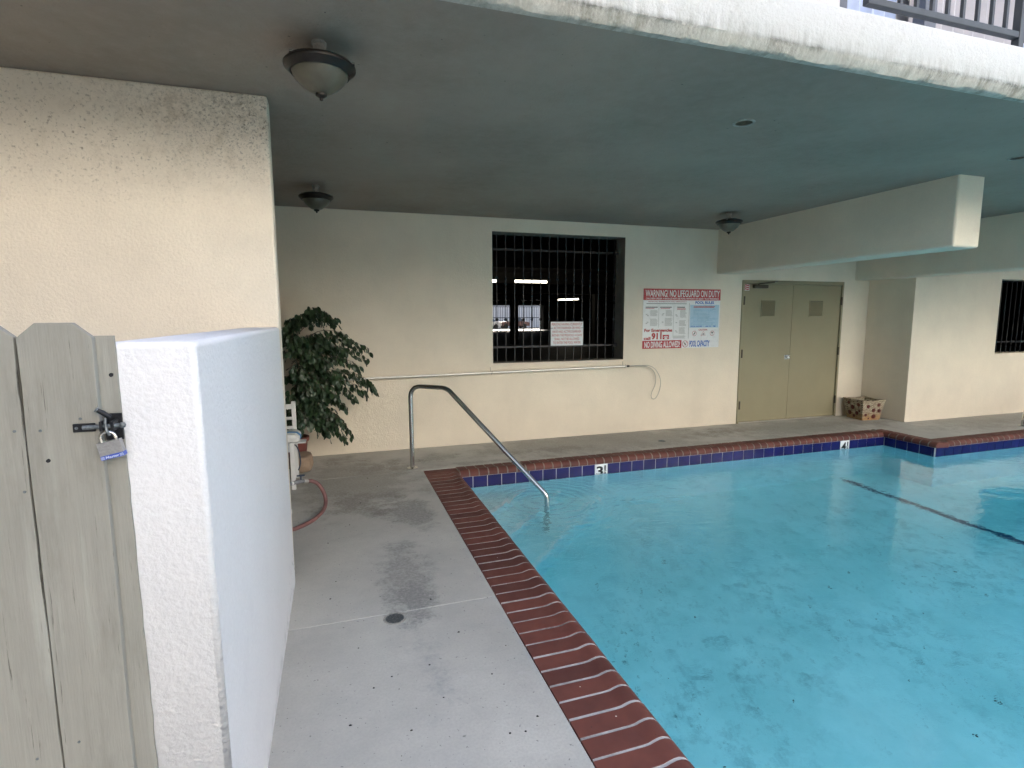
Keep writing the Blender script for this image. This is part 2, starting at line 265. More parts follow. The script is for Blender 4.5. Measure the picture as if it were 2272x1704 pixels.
# ------------------------------------------------------------------ geometry helpers
def tag(o, label=None, cat=None, group=None, kind=None):
    if label: o['label'] = label
    if cat: o['category'] = cat
    if group: o['group'] = group
    if kind: o['kind'] = kind
    return o
def thing(name, label=None, cat=None, loc=(0, 0, 0), group=None, kind=None):
    o = bpy.data.objects.new(name, None); col.objects.link(o); o.location = loc; o.empty_display_size = .05
    return tag(o, label, cat, group, kind)
def link(o, parent=None):
    col.objects.link(o)
    if parent:
        o.parent = parent
        p = parent; off = Vector(p.location)
        o.matrix_parent_inverse = Matrix.Translation(-Vector(wloc(parent)))
    return o
def wloc(o):
    # world translation of a parent built here (empties carry a location, mesh parts in world coordinates carry none)
    return o.get('_w', tuple(o.location)) if o.parent is None else (0, 0, 0)
class MB:
    def __init__(s): s.v = []; s.f = []
    def add(s, vs, fs):
        n = len(s.v); s.v += [tuple(v) for v in vs]; s.f += [tuple(i + n for i in f) for f in fs]; return s
    def box(s, x0, x1, y0, y1, z0, z1, M=None):
        vs = [Vector((x, y, z)) for x in (x0, x1) for y in (y0, y1) for z in (z0, z1)]
        if M is not None: vs = [M @ v for v in vs]
        return s.add(vs, [(0, 1, 3, 2), (4, 6, 7, 5), (0, 4, 5, 1), (2, 3, 7, 6), (0, 2, 6, 4), (1, 5, 7, 3)])
    def prism(s, poly, a, b, plane='xz', M=None):
        """extrude a polygon along the third axis from a to b"""
        def P(p, t):
            v = {'xz': (p[0], t, p[1]), 'yz': (t, p[0], p[1]), 'xy': (p[0], p[1], t)}[plane]
            return M @ Vector(v) if M is not None else Vector(v)
        n = len(poly); vs = [P(p, a) for p in poly] + [P(p, b) for p in poly]
        fs = [tuple(range(n)), tuple(range(2 * n - 1, n - 1, -1))] + [(i, (i + 1) % n, n + (i + 1) % n, n + i) for i in range(n)]
        return s.add(vs, fs)
    def lathe(s, prof, c, seg=24, M=None, jag=0, cap=True):
        vs = []; fs = []
        for r, z in prof:
            for k in range(seg):
                a = 2 * math.pi * k / seg; rr = r * (1 + (rnd.uniform(-jag, jag) if jag else 0))
                v = Vector((rr * math.cos(a), rr * math.sin(a), z)); v = M @ v if M is not None else v
                vs.append((v.x + c[0], v.y + c[1], v.z + c[2]))
        for i in range(len(prof) - 1):
            for k in range(seg):
                k2 = (k + 1) % seg; fs.append((i * seg + k, i * seg + k2, (i + 1) * seg + k2, (i + 1) * seg + k))
        if cap and prof[0][0] > 1e-5: fs.append(tuple(range(seg - 1, -1, -1)))
        if cap and prof[-1][0] > 1e-5: fs.append(tuple((len(prof) - 1) * seg + k for k in range(seg)))
        return s.add(vs, fs)
    def tube(s, path, r, seg=12, cap=True):
        P = [Vector(p) for p in path]; n = len(P); rs = r if isinstance(r, (list, tuple)) else [r] * n
        vs = []; fs = []; up = None
        for i in range(n):
            t = (P[min(i + 1, n - 1)] - P[max(i - 1, 0)]).normalized()
            if up is None: up = t.orthogonal().normalized()
            up = (up - t * up.dot(t)); up = up.normalized() if up.length > 1e-6 else t.orthogonal().normalized()
            w = t.cross(up)
            for k in range(seg):
                a = 2 * math.pi * k / seg; vs.append(P[i] + (up * math.cos(a) + w * math.sin(a)) * rs[i])
        for i in range(n - 1):
            for k in range(seg):
                k2 = (k + 1) % seg; fs.append((i * seg + k, i * seg + k2, (i + 1) * seg + k2, (i + 1) * seg + k))
        if cap: fs += [tuple(range(seg - 1, -1, -1)), tuple((n - 1) * seg + k for k in range(seg))]
        return s.add(vs, fs)
    def mesh(s, name, mat, smooth=False, bevel=0):
        me = bpy.data.meshes.new(name); me.from_pydata(s.v, [], s.f)
        bm = bmesh.new(); bm.from_mesh(me); bmesh.ops.recalc_face_normals(bm, faces=bm.faces)
        if bevel: bmesh.ops.bevel(bm, geom=[e for e in bm.edges if len(e.link_faces) == 2 and e.calc_face_angle(0) > .5], offset=bevel, segments=2, profile=.5, affect='EDGES', clamp_overlap=True)
        bm.to_mesh(me); bm.free()
        if smooth: me.shade_smooth(); me.set_sharp_from_angle(angle=R(40))
        me.materials.append(mat); return me
    def build(s, name, mat, parent=None, smooth=False, bevel=0, kind=None):
        o = bpy.data.objects.new(name, s.mesh(name, mat, smooth, bevel)); link(o, parent)
        if kind: o['kind'] = kind
        return o
def inst(name, me, parent, loc, rot=(0, 0, 0), sc=(1, 1, 1)):
    o = bpy.data.objects.new(name, me); link(o, parent); o.location = loc; o.rotation_euler = rot; o.scale = sc; return o
def fillet(pts, rad, n=8):
    P = [Vector(p) for p in pts]; out = [P[0]]
    for i in range(1, len(P) - 1):
        a = (P[i - 1] - P[i]).normalized(); b = (P[i + 1] - P[i]).normalized(); r = rad[i - 1] if isinstance(rad, (list, tuple)) else rad
        ang = a.angle(b); d = min(r / math.tan(ang / 2), (P[i - 1] - P[i]).length * .48, (P[i + 1] - P[i]).length * .48)
        p0 = P[i] + a * d; p1 = P[i] + b * d
        for k in range(n + 1):
            u = k / n; out.append(p0 * (1 - u) ** 2 + P[i] * 2 * u * (1 - u) + p1 * u * u)
    out.append(P[-1]); return out
def spline(pts, n=8):
    P = [Vector(p) for p in pts]; P = [P[0] * 2 - P[1]] + P + [P[-1] * 2 - P[-2]]; out = []
    for i in range(1, len(P) - 2):
        for k in range(n):
            u = k / n; a, b, c, d = P[i - 1:i + 3]
            out.append(.5 * ((2 * b) + (c - a) * u + (2 * a - 5 * b + 4 * c - d) * u * u + (3 * b - a - 3 * c + d) * u ** 3))
    out.append(P[-2]); return out
def wall_holes(name, x0, x1, z0, z1, y0, y1, holes, mat, parent=None, step=.5):
    """a wall slab in the XZ plane, front face at y0, with rectangular openings"""
    def cuts(a, b, ks):
        s = {a, b} | {k for k in ks if a < k < b}; n = int((b - a) / step)
        return sorted(s)
    xs = cuts(x0, x1, [h[0] for h in holes] + [h[1] for h in holes]); zs = cuts(z0, z1, [h[2] for h in holes] + [h[3] for h in holes])
    inh = lambda x, z: any(h[0] < x < h[1] and h[2] < z < h[3] for h in holes)
    solid = lambda i, j: 0 <= i < len(xs) - 1 and 0 <= j < len(zs) - 1 and not inh((xs[i] + xs[i + 1]) / 2, (zs[j] + zs[j + 1]) / 2)
    mb = MB()
    for i in range(len(xs) - 1):
        for j in range(len(zs) - 1):
            if not solid(i, j): continue
            a, b, c, d = xs[i], xs[i + 1], zs[j], zs[j + 1]
            mb.add([(a, y0, c), (b, y0, c), (b, y0, d), (a, y0, d)], [(0, 1, 2, 3)]); mb.add([(a, y1, c), (a, y1, d), (b, y1, d), (b, y1, c)], [(0, 1, 2, 3)])
            if not solid(i - 1, j): mb.add([(a, y0, c), (a, y0, d), (a, y1, d), (a, y1, c)], [(0, 1, 2, 3)])
            if not solid(i + 1, j): mb.add([(b, y0, c), (b, y1, c), (b, y1, d), (b, y0, d)], [(0, 1, 2, 3)])
            if not solid(i, j - 1): mb.add([(a, y0, c), (a, y1, c), (b, y1, c), (b, y0, c)], [(0, 1, 2, 3)])
            if not solid(i, j + 1): mb.add([(a, y0, d), (b, y0, d), (b, y1, d), (a, y1, d)], [(0, 1, 2, 3)])
    me = bpy.data.meshes.new(name); me.from_pydata(mb.v, [], mb.f)
    bm = bmesh.new(); bm.from_mesh(me); bmesh.ops.remove_doubles(bm, verts=bm.verts, dist=1e-5); bmesh.ops.recalc_face_normals(bm, faces=bm.faces)
    es = [e for e in bm.edges if len(e.link_faces) == 2 and e.calc_face_angle(0) > .5]
    bmesh.ops.bevel(bm, geom=es, offset=.006, segments=2, profile=.5, affect='EDGES', clamp_overlap=True)
    bm.to_mesh(me); bm.free(); me.materials.append(mat)
    o = bpy.data.objects.new(name, me); link(o, parent); return o
def text(name, s, x0, x1, z0, z1, y, mat, parent, bold=0., depth=.0006, M=None, slant=0):
    """lettering in the XZ plane facing -Y, fitted to a rectangle"""
    cu_ = bpy.data.curves.new(name, 'FONT'); cu_.body = s; cu_.offset = bold; cu_.extrude = .001; cu_.resolution_u = 3; cu_.align_x = 'CENTER'
    to = bpy.data.objects.new(name, cu_); me = bpy.data.meshes.new_from_object(to); bpy.data.objects.remove(to)
    xs = [v.co.x for v in me.vertices]; ys = [v.co.y for v in me.vertices]; a, b, c, d = min(xs), max(xs), min(ys), max(ys)
    for v in me.vertices:
        u = (v.co.x - a) / (b - a); w = (v.co.y - c) / (d - c); yy = y - (depth if v.co.z > 0 else 0)
        p = Vector((x0 + (x1 - x0) * u + slant * w * (z1 - z0), yy, z0 + (z1 - z0) * w)); v.co = M @ p if M is not None else p
    me.materials.clear(); me.materials.append(mat)
    o = bpy.data.objects.new(name, me); link(o, parent); return o

WY = 1.165           # face of the back wall
ZC = 2.7335          # ceiling
WATER = -.1526
# ================================================================== the setting
ground = MB()
ground.box(-400, 400, -400, -14.01, -.30, -.02).box(-400, -14.01, -14.01, 60, -.30, -.02).box(14.01, 400, -14.01, 60, -.30, -.02)
tag(MB().box(-400, 400, 60, 400, -.30, -.02).build('street', M['street']), kind='structure'); tag(MB().box(-10, 60, 76, 76.4, -.02, 7).build('street_wall', M['opposite']), kind='structure')
tag(ground.build('ground', M['asphalt']), kind='structure')
cw = MB().box(18, 18.4, -20.0, .4, -.02, 5.5)
ob = tag(thing('added_bounce_building', loc=(3, -21, 0)), kind='structure'); MB().box(-4, 22, -21.4, -21, 5.0, 12).build('bounce_face', M['opposite'], ob); MB().box(-4, 22, -21.4, -21, -.02, 4.999).build('low_light_blocker', M['light_blocker'], ob)  # unseen building added: pale top bounces sunlight in, dark base blocks low light
tag(MB().box(-6.6, -6.2, -17.4, -1.92, -.02, 9.0).build('unseen_passage_wall', M['facade2']), kind='structure')  # unseen wall, added tall to block sky light from the left
tag(cw.build('right_light_blocker', M['light_blocker']), kind='structure')  # unseen wall added to block low sky light from the right
deck = tag(thing('pool_deck', loc=(-3, -4, 0)), kind='structure')
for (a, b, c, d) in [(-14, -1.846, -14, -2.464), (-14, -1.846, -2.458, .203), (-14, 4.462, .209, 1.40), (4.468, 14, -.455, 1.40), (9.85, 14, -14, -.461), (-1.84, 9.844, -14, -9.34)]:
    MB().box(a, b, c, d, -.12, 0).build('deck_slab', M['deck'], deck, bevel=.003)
MB().box(-13.9, -1.85, -13.9, 1.3, -.125, -.0025).box(-1.85, 4.47, .206, 1.3, -.125, -.0025).box(4.47, 13.9, -.452, 1.3, -.125, -.0025).build('joint_filler', M['joint'], deck)
# ---- pool basin
PX0, PX1, PY0, PS, SX = -1.520, 9.5, -9.0, -.661, 28 * .1524
out = [(PX0, PY0), (PX0, 0), (SX, 0), (SX, PS), (PX1, PS), (PX1, PY0)]
pool = tag(thing('pool_basin', loc=(1.5, -3, -1.2)), kind='structure')
def fz(x): return -1.22 if x < .2 else (-1.22 - (x - .2) / 3.3 * .31 if x < 3.5 else -1.53 - (x - 3.5) / 6 * .7)
mb = MB()
for i in range(len(out)):
    (ax, ay), (bx, by) = out[i], out[(i + 1) % len(out)]
    mb.add([(ax, ay, -.02), (bx, by, -.02), (bx, by, -2.4), (ax, ay, -2.4)], [(0, 1, 2, 3)])
mb.build('pool_wall', M['plaster'], pool)
mb = MB(); fx = [PX0 - .05, .2, 3.5, PX1 + .05]
for a, b in zip(fx, fx[1:]): mb.add([(a, PY0 - .05, fz(a)), (b, PY0 - .05, fz(b)), (b, .05, fz(b)), (a, .05, fz(a))], [(0, 1, 2, 3)])
mb.build('pool_floor', M['plaster'], pool)
for leg, z0, z1 in [(.74, -.66, -.42), (1.12, -.88, -.66), (1.62, -1.30, -.88)]:
    MB().prism([(PX0 - .02, .02), (PX0 + leg, .02), (PX0 - .02, -leg)], z0, z1, 'xy').build('corner_step', M['plaster'], pool, bevel=.02)
for leg, z in [(.74, -.42), (1.12, -.66), (1.62, -.88)]:
    a_ = Vector((PX0, -leg, z + .001)); b2 = Vector((PX0 + leg, 0, z + .001)); d_ = Vector((.7071, -.7071, 0)) * .035
    MB().add([a_ + d_ * .35, b2 + d_ * .35, b2 - d_, a_ - d_, a_ + d_ * .35 + Vector((0, 0, .006)), b2 + d_ * .35 + Vector((0, 0, .006)), b2 - d_ + Vector((0, 0, .006)), a_ - d_ + Vector((0, 0, .006))], [(0, 1, 2, 3), (4, 5, 6, 7), (0, 1, 5, 4), (1, 2, 6, 5), (2, 3, 7, 6), (3, 0, 4, 7)]).build('step_edge_strip', M['step_edge'], pool)
MB().box(3.445, 3.515, -8.9, -.10, -1.60, -1.518).build('lane_line', M['lane'], pool)
# tile band
TP = .1524; tile_me = MB().box(-.0725, .0725, -.007, 0, -.0745, .0745).mesh('tile', M['tile_blue'], bevel=.002); wt_me = MB().box(-.0745, .0745, -.008, 0, -.0745, .0745).mesh('tile', M['tile_white'], bevel=.002)
TZ = -.05 - TP / 2
def tiles(ax, ay, dx, dy, n, rot, skip=()):
    for k in range(n):
        if k in skip: continue
        inst('tile', tile_me, pool, (ax + dx * TP * (k + .5), ay + dy * TP * (k + .5), TZ), (0, 0, rot))
tiles(-10 * TP, -.004, 1, 0, 38, 0, skip=(10, 33)); tiles(SX - .004, -.02, 0, -1, 4, R(-90)); tiles(SX, PS - .004, 1, 0, 34, 0); tiles(PX0 + .004, -.02, 0, -1, 30, R(90))
inst('tile', MB().box(-.011, .011, -.007, 0, -.0745, .0745).mesh('tile', M['tile_blue']), pool, (SX - .004, -.641, TZ), (0, 0, R(-90)))
for k, big, s in [(10, '3', '3'), (33, '4', '4')]:
    cx = -10 * TP + TP * (k + .5); tl = inst('depth_tile', wt_me, pool, (cx, -.004, TZ))
    def sub(n, st, a, b, c, d, bold):
        o = text(n, st, cx + a, cx + b, TZ + c, TZ + d, -.0122, M['ink'], None, bold); o.parent = tl; o.matrix_parent_inverse = Matrix.Translation(-Vector((cx, -.004, TZ)))
    sub('numeral', big, -.060, .022, -.054, .054, .03 if k == 10 else .02); sub('numerator', '1', .036, .054, .004, .060, .02); sub('denominator', '2', .028, .060, -.062, -.012, .02)
    fb = MB().box(cx + .025, cx + .063, -.0128, -.0118, TZ - .006, TZ + .0).build('fraction_bar', M['ink']); fb.parent = tl; fb.matrix_parent_inverse = Matrix.Translation(-Vector((cx, -.004, TZ)))
mb = MB(); e = .0045
mb.box(PX0, SX, -e, .02, -.21, -.046).box(SX - e, SX + .02, PS - e, -e, -.21, -.046).box(SX, PX1, PS - e, PS + .02, -.21, -.046).box(PX0 - .02, PX0 + e, PY0, -e, -.21, -.046)
mb.build('grout', M['grout'], pool)
# ---- water body (its sides lie inside the pool walls)
wo = [(PX0 - .012, PY0 - .012), (PX0 - .012, .012), (SX + .012, .012), (SX + .012, PS + .012), (PX1 + .012, PS + .012), (PX1 + .012, PY0 - .012)]
tag(MB().prism(wo, -2.35, WATER, 'xy').build('water', M['water']), kind='structure')
# ---- coping
coping = tag(thing('pool_coping', loc=(-1.7, -3, 0)), kind='structure')
def cop_prof(depth, off=0.):
    """(distance from the pool line outwards, height): rolled safety lip at the pool side"""
    p = [(depth - off * 0, -.06), (depth, .001 - off)]
    p += [(.115, .002 - off), (.092, .004 - off), (.072, .010 - off), (.052, .0145 - off), (.032, .0145 - off), (.012, .008 - off), (-.004, -.005 - off), (-.013 + off, -.020), (-.014 + off, -.036), (-.008 + off, -.050)]
    return p
flat_prof = [(.325, -.06), (.325, .001), (-.014, .001), (-.014, -.05)]
BP = .1012; BW = .0868
def brick_me(depth, w=BW):
    bmx = MB().prism([(d, z) for d, z in cop_prof(depth)], -w / 2, w / 2, 'xz'); me = bmx.mesh('brick', M['brick'], bevel=0); return me
br_l, br_b = brick_me(.322), brick_me(.208)
for me in (br_l, br_b): me.shade_smooth(); me.set_sharp_from_angle(angle=R(35))
def jit(): return (rnd.uniform(-.0012, .0012), rnd.uniform(-.0025, .0025), rnd.uniform(.0002, .0016))
# local frame: +x outwards from the pool, y along the edge
for k in range(62):
    y = -.018 - BP * (k + .5); j = jit(); inst('brick', br_l, coping, (PX0 + j[0], y + j[1], j[2]), (0, rnd.uniform(-.0012, .0012), math.pi))
for k in range(2):
    y = .034 + BP * k * .98 - .002; MB().box(PX0 - .322, PX0 + .010, y - .0462, y + .0462, -.05, .0015).build('brick', M['brick'], coping, bevel=.003)
for k in range(57):
    x = PX0 + .012 + BP * (k + .5); j = jit(); inst('brick', br_b, coping, (x + j[1], j[0], j[2]), (0, 0, R(90)))
for k in range(8):
    y = PS - .014 + BW / 2 + BP * k; j = jit(); inst('brick', br_b, coping, (SX + j[0], y, j[2]), (0, 0, 0))
MB().box(SX + .012, SX + .208, .142, .198, -.05, .0012).build('brick', M['brick'], coping, bevel=.003)
for k in range(52):
    x = SX + .212 + BP * (k + .5); j = jit(); inst('brick', br_b, coping, (x + j[1], PS + j[0], j[2]), (0, 0, R(90)))
mp_l = [(d - .003 if d > .2 else d, z) for d, z in cop_prof(.322, .0018)]; mp_b = [(d, z) for d, z in cop_prof(.206, .0018)]
mb = MB(); mb.prism([(PX0 - d, z) for d, z in mp_l], -6.4, -.014, 'xz'); mb.box(PX0 - .318, PX0 + .008, -.012, .19, -.05, -.003)
mb.build('mortar', M['mortar'], coping); mb = MB(); mb.prism([(d, z) for d, z in mp_b], PX0 + .014, SX - .018, 'yz'); mb.prism([(SX + d, z) for d, z in mp_b], PS - .006, .195, 'xz'); mb.prism([(PS + d, z) for d, z in mp_b], SX + .215, PX1 + .0, 'yz')
mb.build('mortar', M['mortar_back'], coping)

# ================================================================== building shell
back = thing('back_wall', 'long cream stucco wall behind the pool, with barred window and door', 'wall', (1, WY, 0))
wall_holes('wall_face', -6, 5.246, 0, ZC, WY, WY + .25, [(-.811, .985, .990, 2.575), (2.857, 4.732, -.1, 2.062)], M['cream'], back)
MB().box(-2.16, -2.152, WY - .0015, WY + .001, 2.25, ZC - .02).build('render_seam', M['cream'], back)
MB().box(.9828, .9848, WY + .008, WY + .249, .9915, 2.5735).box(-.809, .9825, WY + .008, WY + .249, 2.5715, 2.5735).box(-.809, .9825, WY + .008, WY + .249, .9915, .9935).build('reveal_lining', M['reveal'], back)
jut = thing('projecting_wall', 'cream stucco wall projecting forward beside the woven basket, with barred window', 'wall', (8, .45, 0))
jw = MB()
jw.prism([(5.246, .45), (7.05, .45), (7.05, .70), (5.50, .70), (5.50, WY + .25), (5.246, WY + .25)], 0, ZC, 'xy')
jw.box(7.05, 9.0, .45, .70, 0, .963).box(7.05, 9.0, .45, .70, 2.10, ZC).box(9.0, 30.6, .45, .70, 0, ZC)
jw.build('wall_face', M['cream'], jut)
near = thing('side_wall', 'near cream stucco wall with mildew specks under the ceiling corner', 'wall', (-5, -1.9, 0))
MB().box(-9, -2.938, -1.914, -1.80, 0, ZC).build('wall_face', M['cream_near'], near, bevel=.012)
tag(MB().box(-6.2, -6.0, -1.799, WY + .25, 0, ZC).build('unseen_recess_end', M['cream']), kind='structure')  # unseen end wall, added to stop light leaking into the recess
# low white wall: rough end face, smoother pool side
low = thing('low_wall', 'low white stucco wall with rough end face beside the wooden gate', 'wall', (-3.02, -2.9, 0))
def low_mesh():
    bm = bmesh.new(); bmesh.ops.create_cube(bm, size=1)
    for v in bm.verts: v.co = Vector((-3.029 + v.co.x * .178, -2.885 + v.co.y * 1.942, .752 + v.co.z * 1.504))
    for v in bm.verts:
        if v.co.x > -3 and v.co.z < .1: v.co.x += .012
    bmesh.ops.bevel(bm, geom=[e for e in bm.edges if abs(e.verts[0].co.z - e.verts[1].co.z) > 1 or e.verts[0].co.z > 1 and e.verts[1].co.z > 1], offset=.017, segments=5, profile=.5, affect='EDGES')
    me = bpy.data.meshes.new('wall_body'); bm.to_mesh(me); bm.free(); me.shade_smooth()
    me.materials.append(M['white_stucco']); me.materials.append(M['white_smooth'])
    for p in me.polygons:
        if p.normal.x > .8: p.material_index = 1
    return me
lo_ = bpy.data.objects.new('wall_body', low_mesh()); lo_.modifiers.new('wn', 'WEIGHTED_NORMAL').keep_sharp = False; link(lo_, low)
# slab with ragged drip edge
slab = thing('balcony_slab', 'balcony slab overhead: grey ceiling underneath, dirty white fascia edge', 'slab', (0, -3.1, ZC))
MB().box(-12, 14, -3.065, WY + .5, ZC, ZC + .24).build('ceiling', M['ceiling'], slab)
mb = MB(); prof = [(-3.063, ZC - .001), (-3.097, ZC - .003), (-3.110, ZC + .008), (-3.122, ZC + .034), (-3.130, ZC + .044), (-3.132, ZC + .15), (-3.130, ZC + .228), (-3.115, ZC + .247), (-3.055, ZC + .2565), (-2.6, ZC + .256)]
N = 900; vs = []; fs = []; np_ = len(prof)
for i in range(N + 1):
    x = -12 + 26 * i / N
    for j, (y, z) in enumerate(prof):
        a = (.006 if j in (1, 2, 3) else .003); n1 = mnoise.noise(Vector((x * 9, j * .6, 0))) + .6 * mnoise.noise(Vector((x * 31, j * .8, 5)))
        vs.append((x, y + n1 * a * (.6 if 0 < j < np_ - 1 else 0), z + (n1 * a if 0 < j < np_ - 1 else 0)))
for i in range(N):
    for j in range(np_ - 1): a = i * np_ + j; fs.append((a, a + 1, a + np_ + 1, a + np_))
mb.add(vs, fs); fo = mb.build('fascia', M['fascia'], slab, smooth=True)
MB().box(-12, 14, -3.06, WY + .5, ZC + .241, ZC + .2545).build('balcony_floor', M['deck'], slab)
def beam(lab, x0, x1, y0, y1, zb):
    b = thing('ceiling_beam', lab, 'beam', (x0, y0, zb), group='beams under the ceiling')
    bm = bmesh.new(); bmesh.ops.create_cube(bm, size=1)
    for v in bm.verts: v.co = Vector(((x0 + x1) / 2 + v.co.x * (x1 - x0), (y0 + y1) / 2 + v.co.y * (y1 - y0), (zb + ZC) / 2 + .002 + v.co.z * (ZC + .004 - zb)))
    bmesh.ops.bevel(bm, geom=[e for e in bm.edges if min(v.co.z for v in e.verts) < ZC - .1 and not all(v.co.y > y1 - .01 for v in e.verts)], offset=.022, segments=4, profile=.5, affect='EDGES')
    me = bpy.data.meshes.new('beam_body'); bm.to_mesh(me); bm.free(); me.materials.append(M['cream']); me.shade_smooth(); me.set_sharp_from_angle(angle=R(50))
    link(bpy.data.objects.new('beam_body', me), b)
beam('cream beam with a blunt free end sticking out over the pool', 2.418, 2.74, -1.875, WY + .03, 2.136)
beam('shaded beam running over the woven basket, behind the shorter beam', 4.95, 5.30, -2.9, WY + .03, 2.09)
# ---- upper storey
fac = thing('upper_facade', 'pale upper storey wall behind the balcony railing', 'building', (2, -1.6, 3))
wall_holes('wall_face', -12, 30.6, ZC + .256, 11, -1.6, -1.35, [(1.30, 6.2, ZC + .30, 5.15)], M['facade'], fac)
MB().box(-12, 30.6, -1.34, 60, 10.6, 11).build('roof', M['facade'], fac)  # unseen roof, added and sized to block the sun from behind
MB().box(30.3, 30.6, -1.34, 60, 0, 10.58).build('end_wall', M['facade'], fac); MB().box(-12.3, -12.01, -1.34, 60, 0, 10.58).build('end_wall', M['facade'], fac)
sd = thing('sliding_door', 'glazed balcony door with pale blue and grey curtains', 'door', (3, -1.5, 3))
for x0, x1 in [(1.30, 1.42), (2.29, 2.43), (3.9, 4.0), (6.08, 6.2)]: MB().box(x0, x1, -1.56, -1.45, ZC + .31, 5.14).build('frame_post', M['frame_dark'], sd, bevel=.004)
MB().box(1.421, 6.079, -1.555, -1.455, 5.06, 5.14).box(1.421, 6.079, -1.555, -1.455, ZC + .31, ZC + .36).build('frame_rail', M['frame_dark'], sd)
for x0, x1, m in [(1.43, 2.28, 'curtain'), (2.44, 3.89, 'curtain2'), (4.01, 6.07, 'curtain')]:
    n = int((x1 - x0) / .02); pts = [(x0 + (x1 - x0) * i / n, -1.30 + .03 * math.sin(i * .9) + .01 * math.sin(i * .37)) for i in range(n + 1)]
    mb = MB(); mb.add([(x, y, z) for x, y in pts for z in (ZC + .33, 5.1)], [(2 * i, 2 * i + 2, 2 * i + 3, 2 * i + 1) for i in range(n)]); mb.build('curtain', M[m], sd, smooth=True)
MB().box(1.0, 6.5, -1.20, -1.15, ZC + .26, 5.3).build('room_back', M['facade'], sd)
# ---- balcony railing
rl = thing('balcony_railing', 'dark slate metal railing along the balcony edge', 'railing', (1, -2.95, 3))
bar_me = MB().box(-.009, .009, -.009, .009, 0, .93).mesh('baluster', M['rail_paint'])
for k in range(-9, 42):
    x = 1.165 + .116 * k
    if k % 16 == 0: MB().box(x - .021, x + .021, -2.971, -2.929, ZC + .25, 4.12).build('post', M['rail_paint'], rl, bevel=.003)
    else: inst('baluster', bar_me, rl, (x, -2.95, 3.16))
for z in (3.145, 4.09): MB().box(.0, 6.0, -2.968, -2.932, z - .017, z + .017).build('rail', M['rail_paint'], rl, bevel=.003)

# ================================================================== parking garage seen through the bars
gar = tag(thing('garage_shell', loc=(10, 30, 0)), kind='structure')
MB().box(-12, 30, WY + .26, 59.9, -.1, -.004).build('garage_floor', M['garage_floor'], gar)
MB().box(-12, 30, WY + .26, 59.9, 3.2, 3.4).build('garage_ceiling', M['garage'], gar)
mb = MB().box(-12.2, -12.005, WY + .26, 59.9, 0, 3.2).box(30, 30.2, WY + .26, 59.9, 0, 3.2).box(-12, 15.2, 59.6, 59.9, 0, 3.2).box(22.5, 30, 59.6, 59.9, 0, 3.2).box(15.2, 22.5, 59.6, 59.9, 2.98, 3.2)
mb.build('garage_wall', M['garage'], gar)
for y, z in [(7.5, 2.75), (14, 2.8), (22, 2.8), (34, 2.85), (48, 2.9)]: MB().box(-11, 29, y, y + .5, z, 3.199).build('ceiling_joist', M['garage'], gar)
for k, (x, y) in enumerate([(7.3, 25), (2.0, 25), (12.6, 25), (17.9, 25), (4.2, 40)]):
    MB().box(x - .2, x + .2, y - .2, y + .2, 0, 3.199).build('garage_column', M['garage'], gar)
MB().box(22.05, 22.45, 59.2, 59.58, 0, 3.1).build('white_gatepost', M['white_paint'], gar)
fl_l = ['longest lit fluorescent tube seen through the barred window', 'lit fluorescent tube cut off by the left edge of the barred window', 'small far fluorescent tube right of centre in the barred window']
for lab, a, b in zip(fl_l, [(2.72, 11, 2.66), (.80, 11, 2.66), (10.2, 25.3, 2.58)], [(3.78, 11, 2.66), (2.12, 11, 2.66), (11.1, 24.4, 2.60)]):
    f = thing('fluorescent_light', lab, 'light', a, group='garage ceiling lights')
    MB().tube([a, b], .035, 8).build('tube_lamp', M['tube'], f, smooth=True)
    A, B = Vector(a), Vector(b); d = (B - A).normalized(); sd_ = Vector((-d.y, d.x, 0)) * .07; up = Vector((0, 0, .05))
    MB().add([A + sd_ + up, A - sd_ + up, B - sd_ + up, B + sd_ + up, A + sd_ + up * 2, A - sd_ + up * 2, B - sd_ + up * 2, B + sd_ + up * 2], [(0, 1, 2, 3), (4, 5, 6, 7), (0, 1, 5, 4), (2, 3, 7, 6), (0, 3, 7, 4), (1, 2, 6, 5)]).build('housing', M['garage'], f)
    MB().tube([A * .5 + B * .5 + up * 2, A * .5 + B * .5 + Vector((0, 0, .52))], .012, 6).build('hanger', M['garage'], f)
pg = thing('vehicle_gate', 'barred vehicle gate at the far end of the garage', 'gate', (18, 59.7, 0))
gb = MB().box(-.03, .03, -.02, .02, .1, 2.9).mesh('gate_bar', M['black_iron'])
for k in range(30): inst('gate_bar', gb, pg, (15.4 + k * .225, 59.75, 0))
for z in (.15, 1.5, 2.85): MB().box(15.2, 22.05, 59.72, 59.78, z - .04, z + .04).build('gate_rail', M['black_iron'], pg)
def car(lab, x, y, m):
    c = thing('parked_car', lab, 'car', (x, y, 0), group='cars parked beyond the garage gate')
    body = [(-2.15, .35), (-2.2, .75), (-2.0, .92), (-1.15, .98), (1.45, .98), (2.05, .88), (2.15, .6), (2.1, .35)]; cab = [(-1.35, .975), (-.65, 1.45), (.75, 1.47), (1.55, .975)]
    MB().prism([(x + a, b) for a, b in body], y - .85, y + .85, 'xz').build('body', M[m], c, bevel=.06, smooth=True); MB().prism([(x + a, b) for a, b in cab], y - .72, y + .72, 'xz').build('cabin', M['glass'], c, bevel=.05)
    MB().prism([(x + a, b) for a, b in [(-.7, 1.44), (-.6, 1.5), (.7, 1.52), (.8, 1.46)]], y - .7, y + .7, 'xz').build('roof', M[m], c)
    for dx in (-1.3, 1.35):
        for dy in (-.8, .8): MB().lathe([(.0, -.1), (.3, -.1), (.33, 0), (.3, .1), (0, .1)], (x + dx, y + dy, .33), 16, Matrix.Rotation(R(90), 3, 'X')).build('wheel', M['tyre'], c, smooth=True)
